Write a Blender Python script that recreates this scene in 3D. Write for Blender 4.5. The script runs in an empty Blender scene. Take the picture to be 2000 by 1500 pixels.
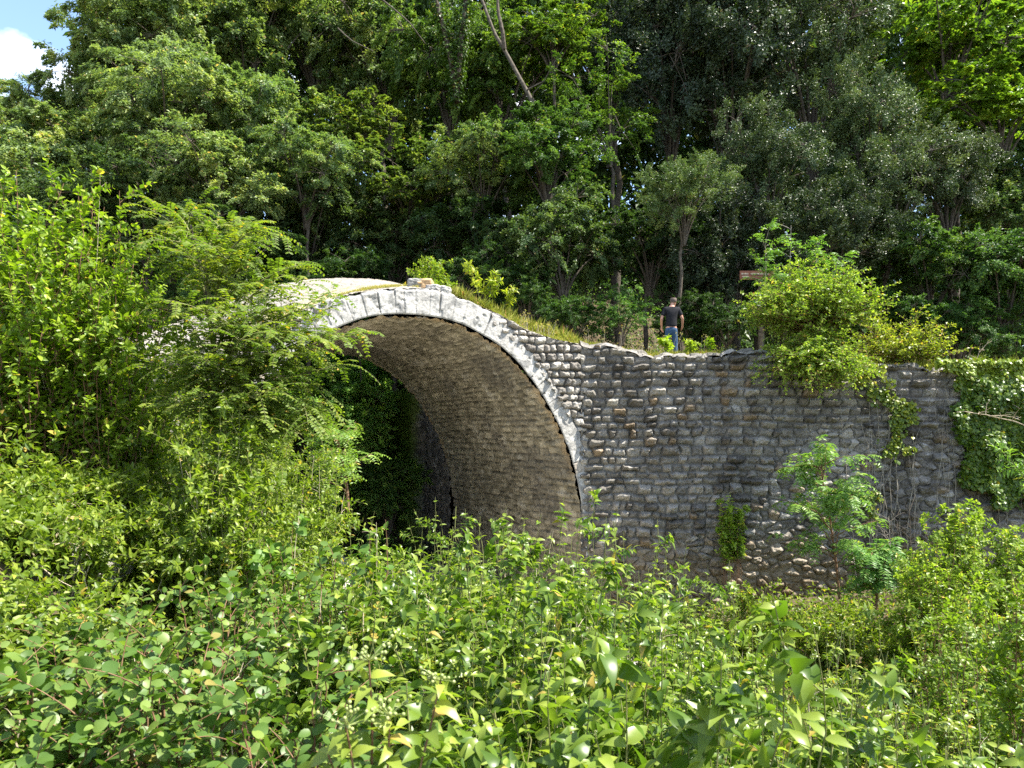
import bpy, math, random
import numpy as np
from mathutils import Vector
R = math.radians
rng = np.random.default_rng(7)
random.seed(7)
sc = bpy.context.scene
col = sc.collection
F = 1444.0; HY = 838.0          # focal length and horizon row of the 2000x1500 photograph


def at(px, py, Y):
    return np.array([(px - 1000) / F * Y, Y, (HY - py) / F * Y])


def nrm(a):
    return a / np.maximum(np.linalg.norm(a, axis=-1, keepdims=True), 1e-9)


def sstep(a, b, x):
    t = np.clip((x - a) / (b - a), 0, 1)
    return t * t * (3 - 2 * t)


# ------------------------------------------------------------------ noise
_L = np.random.default_rng(3).random((64, 64, 64)).astype(np.float32)


def vn(x, y, z=0.0):
    x, y, z = np.broadcast_arrays(np.asarray(x, float), np.asarray(y, float), np.asarray(z, float))
    xi, yi, zi = np.floor(x).astype(int), np.floor(y).astype(int), np.floor(z).astype(int)
    fx, fy, fz = x - xi, y - yi, z - zi
    fx, fy, fz = fx*fx*(3-2*fx), fy*fy*(3-2*fy), fz*fz*(3-2*fz)
    g = lambda a, b, c: _L[(xi + a) & 63, (yi + b) & 63, (zi + c) & 63]
    l = lambda a, b, t: a + (b - a) * t
    return l(l(l(g(0,0,0), g(1,0,0), fx), l(g(0,1,0), g(1,1,0), fx), fy),
             l(l(g(0,0,1), g(1,0,1), fx), l(g(0,1,1), g(1,1,1), fx), fy), fz) * 2 - 1


def fbm(x, y, z=0.0, o=4):
    s = 0; a = 1.0
    for i in range(o):
        s = s + a * vn(np.asarray(x) * 2**i + 7.3 * i, np.asarray(y) * 2**i + 3.1 * i, np.asarray(z) * 2**i)
        a *= 0.5
    return s / 1.9


# ------------------------------------------------------------------ objects
def tag(o, label=None, cat=None, group=None, kind=None):
    if label: o['label'] = label
    if cat: o['category'] = cat
    if group: o['group'] = group
    if kind: o['kind'] = kind
    return o


def empty(name, loc, label, cat, group=None):
    o = bpy.data.objects.new(name, None)
    o.location = loc; o.empty_display_size = 0.2
    col.objects.link(o)
    return tag(o, label, cat, group)


def mesh_np(name, V, Fc, mat, parent=None, attrs=None, cols=None, smooth=False, local=True):
    """V (n,3) world verts, Fc (m,k) faces."""
    V = np.asarray(V, np.float32)
    if parent is not None and local:
        V = V - np.array(parent.location, np.float32)
    me = bpy.data.meshes.new(name)
    Fc = np.asarray(Fc, np.int32); k = Fc.shape[1]; m = len(Fc)
    me.vertices.add(len(V)); me.vertices.foreach_set('co', V.ravel())
    me.loops.add(m * k); me.loops.foreach_set('vertex_index', Fc.ravel())
    me.polygons.add(m); me.polygons.foreach_set('loop_start', np.arange(0, m * k, k, dtype=np.int32))
    me.polygons.foreach_set('use_smooth', np.full(m, smooth, bool))
    for an, av in (attrs or {}).items():
        at_ = me.attributes.new(an, 'FLOAT', 'POINT'); at_.data.foreach_set('value', np.asarray(av, np.float32))
    if cols is not None:
        c4 = np.ones((len(V), 4), np.float32); c4[:, :3] = cols
        at_ = me.attributes.new('col', 'FLOAT_COLOR', 'POINT'); at_.data.foreach_set('color', c4.ravel())
    me.update(calc_edges=True)
    if mat: me.materials.append(mat)
    o = bpy.data.objects.new(name, me); col.objects.link(o)
    if parent is not None: o.parent = parent
    return o


def grid_faces(nv, nu, mask=None):
    i = np.arange(nv * nu).reshape(nv, nu)
    f = np.stack([i[:-1, :-1], i[:-1, 1:], i[1:, 1:], i[1:, :-1]], -1)
    if mask is not None: return f[mask]
    return f.reshape(-1, 4)


def tubes(C, rad, n=5):
    """C (M,K,3), rad (M,K) -> V,F"""
    M, K, _ = C.shape
    T = nrm(np.gradient(C, axis=1))
    ref = np.where(np.abs(T[..., 2:3]) > 0.9, np.array([1., 0, 0]), np.array([0, 0, 1.]))
    A = nrm(np.cross(T, ref)); B = np.cross(T, A)
    th = np.arange(n) * 2 * math.pi / n
    V = C[:, :, None] + (A[:, :, None] * np.cos(th)[:, None] + B[:, :, None] * np.sin(th)[:, None]) * rad[:, :, None, None]
    i = np.arange(M * K * n).reshape(M, K, n)
    a, b = i[:, :-1], i[:, 1:]
    f = np.stack([a, np.roll(a, -1, 2), np.roll(b, -1, 2), b], -1).reshape(-1, 4)
    return V.reshape(-1, 3), f


def join(parts):
    Vs, Fs, o = [], [], 0
    for v, f in parts:
        Vs.append(v); Fs.append(f + o); o += len(v)
    return np.concatenate(Vs), np.concatenate(Fs)


# ------------------------------------------------------------------ materials
def newmat(name):
    m = bpy.data.materials.new(name); m.use_nodes = True
    nt = m.node_tree; nt.nodes.clear()
    return m, nt, nt.nodes, nt.links


def leaf_mat(name, c0, c1, c2, trans=0.38, rough=0.42, spec=0.35, tint=(1.15, 1.25, 0.45)):
    m, nt, N, L = newmat(name)
    a = N.new('ShaderNodeAttribute'); a.attribute_name = 'tone'
    r = N.new('ShaderNodeValToRGB'); e = r.color_ramp.elements
    e[0].position = 0.0; e[0].color = (*c0, 1); e[1].position = 1.0; e[1].color = (*c2, 1)
    k = e.new(0.5); k.color = (*c1, 1)
    k = e.new(0.955); k.color = (*c2, 1)
    k = e.new(0.975); k.color = (c2[0] * 1.35, c2[1] * .95, c2[2] * 1.1, 1)
    e[-1].color = (c2[0] * 1.35, c2[1] * .85, c2[2] * 1.2, 1)
    L.new(a.outputs['Fac'], r.inputs['Fac'])
    oi = N.new('ShaderNodeObjectInfo')
    mx = N.new('ShaderNodeMix'); mx.data_type = 'RGBA'; mx.blend_type = 'MULTIPLY'; mx.inputs[0].default_value = 1
    L.new(r.outputs[0], mx.inputs[6]); L.new(oi.outputs['Color'], mx.inputs[7])
    p = N.new('ShaderNodeBsdfPrincipled'); p.inputs['Roughness'].default_value = rough
    p.inputs['Specular IOR Level'].default_value = spec
    L.new(mx.outputs[2], p.inputs['Base Color'])
    t = N.new('ShaderNodeBsdfTranslucent')
    tm = N.new('ShaderNodeMix'); tm.data_type = 'RGBA'; tm.blend_type = 'MULTIPLY'; tm.inputs[0].default_value = 1
    tm.inputs[7].default_value = (*tint, 1)
    L.new(mx.outputs[2], tm.inputs[6]); L.new(tm.outputs[2], t.inputs['Color'])
    ms = N.new('ShaderNodeMixShader'); ms.inputs[0].default_value = trans
    L.new(p.outputs[0], ms.inputs[1]); L.new(t.outputs[0], ms.inputs[2])
    o = N.new('ShaderNodeOutputMaterial'); L.new(ms.outputs[0], o.inputs[0])
    return m


def stone_mat(name, nscale=30, amt=0.5, bump=0.4, rough=0.92):
    m, nt, N, L = newmat(name)
    a = N.new('ShaderNodeAttribute'); a.attribute_name = 'col'
    tc = N.new('ShaderNodeTexCoord')
    n1 = N.new('ShaderNodeTexNoise'); n1.inputs['Scale'].default_value = nscale; n1.inputs['Detail'].default_value = 8
    n1.inputs['Roughness'].default_value = 0.7
    L.new(tc.outputs['Object'], n1.inputs['Vector'])
    mr = N.new('ShaderNodeMapRange'); mr.inputs[1].default_value = 0.25; mr.inputs[2].default_value = 0.75
    mr.inputs[3].default_value = 1 - amt; mr.inputs[4].default_value = 1 + amt
    L.new(n1.outputs['Fac'], mr.inputs[0])
    mx = N.new('ShaderNodeVectorMath'); mx.operation = 'SCALE'
    L.new(a.outputs['Color'], mx.inputs[0]); L.new(mr.outputs[0], mx.inputs['Scale'])
    p = N.new('ShaderNodeBsdfPrincipled'); p.inputs['Roughness'].default_value = rough
    p.inputs['Specular IOR Level'].default_value = 0.15
    L.new(mx.outputs[0], p.inputs['Base Color'])
    b = N.new('ShaderNodeBump'); b.inputs['Strength'].default_value = bump; b.inputs['Distance'].default_value = 0.02
    L.new(n1.outputs['Fac'], b.inputs['Height']); L.new(b.outputs[0], p.inputs['Normal'])
    o = N.new('ShaderNodeOutputMaterial'); L.new(p.outputs[0], o.inputs[0])
    return m


def plain_mat(name, c, c2=None, scale=12, rough=0.8, spec=0.3):
    m, nt, N, L = newmat(name)
    tc = N.new('ShaderNodeTexCoord')
    n1 = N.new('ShaderNodeTexNoise'); n1.inputs['Scale'].default_value = scale; n1.inputs['Detail'].default_value = 6
    L.new(tc.outputs['Object'], n1.inputs['Vector'])
    r = N.new('ShaderNodeValToRGB'); r.color_ramp.elements[0].position = 0.35; r.color_ramp.elements[1].position = 0.65
    r.color_ramp.elements[0].color = (*c, 1); r.color_ramp.elements[1].color = (*(c2 or c), 1)
    L.new(n1.outputs['Fac'], r.inputs[0])
    p = N.new('ShaderNodeBsdfPrincipled'); p.inputs['Roughness'].default_value = rough
    p.inputs['Specular IOR Level'].default_value = spec
    L.new(r.outputs[0], p.inputs['Base Color'])
    b = N.new('ShaderNodeBump'); b.inputs['Strength'].default_value = 0.3; b.inputs['Distance'].default_value = 0.02
    L.new(n1.outputs['Fac'], b.inputs['Height']); L.new(b.outputs[0], p.inputs['Normal'])
    o = N.new('ShaderNodeOutputMaterial'); L.new(p.outputs[0], o.inputs[0])
    return m


M_STONE = stone_mat('weathered_stone', 26, 0.55, 0.5)
M_RING = stone_mat('pale_limestone', 22, 0.5, 0.5)
M_EARTH = plain_mat('earth', (0.05, 0.04, 0.025), (0.12, 0.09, 0.055), 3, 0.95, 0.1)
M_PATH = plain_mat('path_earth', (0.16, 0.13, 0.07), (0.28, 0.23, 0.13), 6, 0.95, 0.1)
M_BOUNCE = plain_mat('pale_gravel', (.38, .35, .30), (.55, .52, .46), 9, .95, .1)  # kept pale so the added bed brightens the vault
M_BARK = plain_mat('bark', (0.05, 0.04, 0.03), (0.13, 0.11, 0.085), 14, 0.9, 0.15)
M_PALEBARK = plain_mat('pale_bark', (0.16, 0.14, 0.11), (0.32, 0.29, 0.24), 9, 0.9, 0.15)
M_TWIG = plain_mat('reddish_twig', (0.13, 0.065, 0.035), (0.22, 0.13, 0.07), 20, 0.7, 0.3)
M_GSTEM = plain_mat('green_stem', (0.12, 0.14, 0.04), (0.20, 0.20, 0.07), 20, 0.7, 0.3)
M_DRY = plain_mat('dry_stem', (0.32, 0.26, 0.17), (0.45, 0.38, 0.27), 20, 0.9, 0.2)
# leaf kinds: dark, middle, young
M_DOG = leaf_mat('dogwood_leaf', (0.038, 0.085, 0.012), (0.105, 0.185, 0.018), (0.31, 0.38, 0.06), 0.48, 0.36, 0.5)
M_ELM = leaf_mat('elm_leaf', (0.06, 0.125, 0.022), (0.11, 0.195, 0.036), (0.22, 0.30, 0.06), 0.45, 0.42, 0.4)
M_BRAM = leaf_mat('bramble_leaf', (0.065, 0.12, 0.012), (0.16, 0.235, 0.018), (0.36, 0.42, 0.06), 0.50, 0.42, 0.4)
M_ROB = leaf_mat('locust_leaf', (0.08, 0.145, 0.018), (0.14, 0.215, 0.025), (0.30, 0.33, 0.04), 0.50, 0.5, 0.3)
M_FOR = leaf_mat('forest_leaf', (0.042, 0.078, 0.022), (0.082, 0.132, 0.034), (0.16, 0.21, 0.05), 0.42, 0.45, 0.35)
M_HOLM = leaf_mat('holm_oak_leaf', (0.034, 0.056, 0.022), (0.060, 0.088, 0.034), (0.125, 0.155, 0.06), 0.18, 0.42, 0.45)
M_IVY = leaf_mat('ivy_leaf', (0.05, 0.095, 0.012), (0.105, 0.160, 0.018), (0.24, 0.28, 0.03), 0.35, 0.38, 0.4)
M_GRASS = leaf_mat('grass_blade', (0.15, 0.21, 0.02), (0.30, 0.32, 0.05), (0.46, 0.39, 0.14), 0.4, 0.6, 0.2)
M_MOSS = leaf_mat('moss', (0.05, 0.10, 0.015), (0.08, 0.15, 0.02), (0.13, 0.2, 0.03), 0.2, 0.9, 0.1)

# ------------------------------------------------------------------ leaves
def _tmpl(ts, ws):
    rows = len(ts) - 2
    f = []
    n = 2 + 3 * rows
    for i in range(rows - 1):
        a, b = 1 + 3 * i, 4 + 3 * i
        f += [(a, a+1, b+1), (a, b+1, b), (a+1, a+2, b+2), (a+1, b+2, b+1)]
    f += [(0, 2, 1), (0, 3, 2)]
    l = 1 + 3 * (rows - 1)
    f += [(l, l+1, n-1), (l+1, l+2, n-1)]
    t = [ts[0]]; s = [0]
    for i in range(rows):
        t += [ts[i+1]] * 3; s += [-ws[i+1], 0, ws[i+1]]
    t.append(ts[-1]); s.append(0)
    return np.array(t), np.array(s, float), np.array(f)

TM = {
    'hi': _tmpl([0, .16, .40, .66, .87, 1], [0, .70, 1, .74, .30, 0]),
    'round': _tmpl([0, .12, .38, .66, .88, 1], [0, .72, 1, .90, .50, 0]),
    'mid': _tmpl([0, .28, .66, 1], [0, .95, .72, 0]),
    'oval': _tmpl([0, .25, .72, 1], [0, .95, .95, 0]),
    'lo': (np.array([0, .45, .45, 1.]), np.array([0, -1., 1., 0]), np.array([(0, 2, 3), (0, 3, 1)])),
}


_yl = np.random.default_rng(77)


def leaves(P, D, Nn, Ln, Wd, tone, kind='mid', droop=0.25, fold=0.25):
    t, s, f = TM[kind]
    tone = np.broadcast_to(tone, len(P))
    tone = np.where(_yl.random(len(P)) < .018, 1.0, np.clip(tone, 0, .95))
    D = nrm(D); B = nrm(np.cross(D, Nn)); Nn = np.cross(B, D)
    n = len(P); k = len(t)
    Ln = np.broadcast_to(Ln, n); Wd = np.broadcast_to(Wd, n)
    dr = np.broadcast_to(droop, n); fo = np.broadcast_to(fold, n)
    V = (P[:, None] + D[:, None] * (Ln[:, None] * t * (1 - .25 * np.abs(dr[:, None]) * t))[..., None]
         - Nn[:, None] * (Ln[:, None] * dr[:, None] * t ** 2)[..., None]
         + B[:, None] * (Wd[:, None] * .5 * s)[..., None]
         + Nn[:, None] * (Wd[:, None] * .5 * np.abs(s) * fo[:, None])[..., None])
    Fc = f[None] + (np.arange(n) * k)[:, None, None]
    return V.reshape(-1, 3), Fc.reshape(-1, 3), np.repeat(np.broadcast_to(tone, n), k)


class Foliage:
    def __init__(s): s.V = []; s.F = []; s.T = []; s.o = 0
    def add(s, *a, **k):
        V, Fc, T = leaves(*a, **k)
        s.V.append(V); s.F.append(Fc + s.o); s.T.append(T); s.o += len(V)
    def build(s, name, mat, parent, smooth=False):
        return mesh_np(name, np.concatenate(s.V), np.concatenate(s.F), mat, parent,
                       {'tone': np.clip(np.concatenate(s.T), 0, 1)}, smooth=smooth)


def bez(b0, b1, b2, K):
    t = np.linspace(0, 1, K)[None, :, None]
    return b0[:, None] * (1-t)**2 + 2 * b1[:, None] * t * (1-t) + b2[:, None] * t**2


def sample(C, ts):
    """C (M,K,3), ts (M,n) -> pos, tangent flattened"""
    M, K, _ = C.shape
    x = ts * (K - 1); i = np.clip(x.astype(int), 0, K - 2); f = (x - i)[..., None]
    r = np.arange(M)[:, None]
    P = C[r, i] * (1 - f) + C[r, i+1] * f
    T = nrm(C[r, i+1] - C[r, i])
    return P, T


UP = np.array([0, 0, 1.])


def leafy(fo, C, n, t0, L, W, g, kind='mid', opp=True, up=0.6, fwd=0.5, droop=(.1, .5), fold=.3, tone=(.2, .7), jit=.35, flat=False, young=.35):
    """put n leaf nodes on every curve from parameter t0 to the tip"""
    M = len(C)
    ts = t0 + (1 - t0) * (np.arange(n) + g.random((M, n)) * .5 + .3) / n
    ts = np.minimum(ts, 1.0)
    P, T = sample(C, ts)
    A = nrm(np.cross(T, UP + g.normal(0, .15, 3))); B = np.cross(A, T)
    th = np.broadcast_to((np.arange(n) * (math.pi/2 if opp else math.pi))[None], (M, n)) + g.random((M, 1)) * 6.28 * (0 if flat else 1)
    th = th + g.normal(0, .25 if flat else .4, (M, n))
    for sg in ((1, -1) if opp else (1,)):
        rad = (A * np.cos(th)[..., None] + B * np.sin(th)[..., None] * (.25 if flat else 1)) * sg
        D = nrm(rad + T * fwd + UP * up * .3 + g.normal(0, jit * .5, P.shape))
        N = UP * up + T * .35 + rad * .1 + g.normal(0, jit, P.shape)
        sz = 1 - young * sstep(.75, 1.0, ts) + g.normal(0, .14, ts.shape)
        tn = tone[0] + (tone[1] - tone[0]) * g.random(ts.shape) + .35 * sstep(.7, 1, ts)
        m = np.ones(ts.size, bool)
        Pf = P.reshape(-1, 3)
        m &= Pf[:, 1] > 1.05
        fo.add(Pf[m], D.reshape(-1, 3)[m], N.reshape(-1, 3)[m], (L * sz).ravel()[m], (W * sz).ravel()[m], tn.ravel()[m], kind=kind,
               droop=g.uniform(droop[0], droop[1], m.sum()), fold=fold)


def twigs(C, n, t0, ln, g, K=7, up=.3, side=.9):
    M = len(C)
    ts = t0 + (1 - t0) * (np.arange(n) + g.random((M, n)) * .8) / n
    P, T = sample(C, np.minimum(ts, .97))
    rd = nrm(g.normal(0, 1, P.shape) * np.array([1, 1, .5]))
    D = nrm(T * .6 + rd * side + UP * up)
    l = (ln * g.uniform(.5, 1.2, ts.shape))[..., None] * (1.15 - .5 * ts)[..., None]
    P = P.reshape(-1, 3); D = D.reshape(-1, 3); l = l.reshape(-1, 1)
    b2 = P + D * l + g.normal(0, .05, P.shape) * l - UP * l * .12
    return bez(P, P + D * l * .5 + UP * l * .08, b2, K)


# ------------------------------------------------------------------ terrain
TT = np.array([.8934, .4493, 0]); NNV = np.array([-.4493, .8934, 0])
A0 = np.array([-2.23, 16.96, 0])


def uv(x, y):
    dx, dy = x - A0[0], y - A0[1]
    return dx * TT[0] + dy * TT[1], dx * NNV[0] + dy * NNV[1]


def ground(x, y):
    x = np.asarray(x, float); y = np.asarray(y, float)
    u, v = uv(x, y)
    t = np.clip((1 - u) / 10, 0, 1); s = t*t*(3-2*t)
    zl = -5.2 + 4.9 * s + 2.2 * (1 - np.exp(-np.maximum(0, -x - 2) / 4)) + .12 * np.maximum(0, u - 2)
    hill = 1.7 + (.34 + .16 * sstep(-12, 2, x)) * np.maximum(0, v - 9) * sstep(8, 16, v) + .10 * np.maximum(0, u) * sstep(10, 20, v)
    notch = (6.9 + 1.1 * sstep(9, 16, v)) * (1 - sstep(5.0, 9.0, np.abs(u))) * (1 - sstep(11, 27, v))
    notch = notch * (1 - sstep(5.0, 5.7, u) * (1 - sstep(13, 18, v)))
    zr = np.where(u > 5.2, np.minimum(hill, 1.4), hill - notch)
    zh = np.where(v > 9, hill - notch, zr - 0)
    k = np.where(u > 5.2, sstep(20.5, 23.5, y), sstep(5, 11, v))
    z = zl * (1 - k) + zh * k
    z = z + .18 * fbm(x * .35, y * .35) + np.minimum(.8, .03 * np.maximum(0, y - 20)) * fbm(x * .12 + 9, y * .12)
    return z


def terrain():
    xs = np.concatenate([np.linspace(-160, -42, 30), np.linspace(-40, 45, 210), np.linspace(47, 160, 30)])
    ys = np.concatenate([np.linspace(-60, -5, 18), np.linspace(-4, 60, 170), np.linspace(62, 260, 36)])
    X, Y = np.meshgrid(xs, ys)
    Z = ground(X, np.minimum(Y, 52)) - .02 * np.maximum(0, Y - 52)
    o = mesh_np('ground', np.stack([X, Y, Z], -1).reshape(-1, 3), grid_faces(len(ys), len(xs)), M_EARTH, smooth=True)
    tag(o, kind='structure')
terrain()


def bounce_floor():
    # added pale sheet on the ravine floor, bounces light up onto the vault
    u1, v1 = np.linspace(-4.55, 4.55, 60), np.linspace(-5, 10, 140)
    U, V_ = np.meshgrid(u1, v1)
    X = A0[0] + U * TT[0] + V_ * NNV[0]; Y = A0[1] + U * TT[1] + V_ * NNV[1]
    Z = ground(X, Y) + .05 - .3 * sstep(3.6, 4.55, np.abs(U)) * (np.abs(V_ - 8) > 9)
    tag(mesh_np('stream_bed', np.stack([X, Y, Z], -1).reshape(-1, 3), grid_faces(140, 60), M_BOUNCE, smooth=True), kind='structure')
bounce_floor()

# ------------------------------------------------------------------ masonry fields
def courses(x, z, g, hmin=.17, hmax=.27, wmin=.2, wmax=.55, wav=.04, x0=-30, x1=40):
    zz = z + wav * vn(x * .7, z * .5, 3.0) + wav * .4 * vn(x * 2.2, z * 2, 8.0)
    zb = [-14.0]
    while zb[-1] < 16: zb.append(zb[-1] + g.uniform(hmin, hmax))
    zb = np.array(zb); ri = np.clip(np.searchsorted(zb, zz) - 1, 0, len(zb) - 2)
    out_d = np.zeros_like(x); sid = np.zeros(x.shape, int); loc = np.zeros_like(x)
    for r in np.unique(ri):
        m = ri == r
        w = g.uniform(wmin, wmax, int((x1 - x0) / wmin)); xb = x0 + np.concatenate([[0], np.cumsum(w)])
        xx = x[m] + .07 * vn(x[m] * 3, zz[m] * 3, 1.0)
        ci = np.clip(np.searchsorted(xb, xx) - 1, 0, len(xb) - 2)
        dx = np.minimum(xx - xb[ci], xb[ci+1] - xx); dz = np.minimum(zz[m] - zb[r], zb[r+1] - zz[m])
        a = .05; q = np.maximum(a - dx, 0) ** 2 + np.maximum(a - dz, 0) ** 2
        d = np.where((dx < a) | (dz < a), a - np.sqrt(q), np.minimum(dx, dz))
        out_d[m] = d; sid[m] = r * 613 + ci; loc[m] = (zz[m] - zb[r]) / (zb[r+1] - zb[r])
    return out_d, sid, loc


def rubble(x, z, g, s=.3):
    n = 256; J = g.random((n, n, 2))
    gx, gz = x / s, z / (s * .72)
    bi, bj = np.floor(gx).astype(int), np.floor(gz).astype(int)
    F1 = np.full(x.shape, 9.); F2 = F1.copy(); sid = np.zeros(x.shape, int); ly = np.zeros(x.shape)
    for i in (-1, 0, 1):
        for j in (-1, 0, 1):
            a, b = (bi + i) & 255, (bj + j) & 255
            d = np.hypot(bi + i + J[a, b, 0] - gx, bj + j + J[a, b, 1] - gz)
            c = d < F1
            ly = np.where(c, gz - (bj + j + J[a, b, 1]), ly)
            F2 = np.where(c, F1, np.minimum(F2, d)); sid = np.where(c, a * 256 + b, sid); F1 = np.where(c, d, F1)
    rubble.ly = np.clip(.5 + ly * .85, 0, 1)
    return (F2 - F1) * s * .7, sid


def hsh(i, k=0):
    return ((np.asarray(i, np.int64) * 7919 + k * 104729 + 17) % 100003 * 31337 % 65537) / 65537.0


def patch(name, P, N, h, C, mat, parent, mask=None, smooth=False):
    nv, nu = h.shape
    V = P + N * h[..., None]
    return mesh_np(name, V.reshape(-1, 3), grid_faces(nv, nu, mask), mat, parent, cols=C.reshape(-1, 3), smooth=smooth)


def mixc(a, b, t):
    return a * (1 - t[..., None]) + b * t[..., None]


def interp(xs, ys, x):
    """smooth (pchip-like) interpolation"""
    xs = np.array(xs, float); ys = np.array(ys, float)
    m = np.gradient(ys, xs)
    i = np.clip(np.searchsorted(xs, x) - 1, 0, len(xs) - 2)
    hh = xs[i+1] - xs[i]; t = np.clip((x - xs[i]) / hh, 0, 1)
    return ((2*t**3-3*t**2+1)*ys[i] + (t**3-2*t**2+t)*hh*m[i] + (-2*t**3+3*t**2)*ys[i+1] + (t**3-t**2)*hh*m[i+1])


# ------------------------------------------------------------------ the bridge
WID = 8.8
_hu = [0, 1.12, 1.67, 2.2, 2.6, 3.08, 3.65, 4.10, 4.42, 4.56, 4.60, 4.60]
_hz = [2.62, 2.49, 2.27, 1.99, 1.68, 1.17, .38, -.50, -1.62, -2.4, -4.0, -6.5]
_arc = np.concatenate([np.stack([-np.array(_hu[::-1]), np.array(_hz[::-1])], -1), np.stack([_hu, _hz], -1)[1:]])
_al = np.concatenate([[0], np.cumsum(np.hypot(*np.diff(_arc, axis=0).T))])
ALEN = _al[-1]


def arc(s):
    u = interp(_al, _arc[:, 0], s); z = interp(_al, _arc[:, 1], s)
    e = .02
    du = interp(_al, _arc[:, 0], s + e) - interp(_al, _arc[:, 0], s - e)
    dz = interp(_al, _arc[:, 1], s + e) - interp(_al, _arc[:, 1], s - e)
    l = np.hypot(du, dz) + 1e-9
    return u, z, -dz / l, du / l        # outward normal (away from the opening)


NEAR_U = [-11, -9, -6.5, -4.46, -3.47, -2.72, -2.23, -1.76, -1.13, -.42, .35, 1.15, 1.67, 2.15, 2.64, 3.14, 3.75, 4.52, 7, 9]
NEAR_Z = [.9, 1.05, 1.3, 1.66, 2.06, 2.42, 2.68, 2.88, 3.07, 3.21, 3.25, 3.10, 2.93, 2.78, 2.56, 2.40, 2.25, 2.17, 2.0, 1.9]
_fp = [(527, 561), (420, 600), (590, 547), (660, 543), (730, 545), (779, 553), (850, 600), (320, 637)]
FAR_U, FAR_Z = [-12, -9.5], [1.7, 2.1]
for _px, _py in sorted(_fp):
    _m = (_px - 1000) / F; _Y = (16.15 + WID) / (.8934 - .4493 * _m)
    FAR_U.append((_m * _Y - (A0[0] + WID * NNV[0])) / TT[0]); FAR_Z.append((HY - _py) / F * _Y)
FAR_U += [FAR_U[-1] + 1.3, FAR_U[-1] + 2.8, 9, 11]; FAR_Z += [3.2, 2.5, 1.9, 1.8]
ntop = lambda u: interp(NEAR_U, NEAR_Z, u)
ftop = lambda u: interp(FAR_U, FAR_Z, u)


def bp(u, v, z):
    return A0 + u[..., None] * TT + v[..., None] * NNV + z[..., None] * UP


bridge = empty('stone_bridge', (A0[0], A0[1], -5), 'humpbacked stone arch bridge with pale ring of wedge stones over the ravine', 'bridge')


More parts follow.
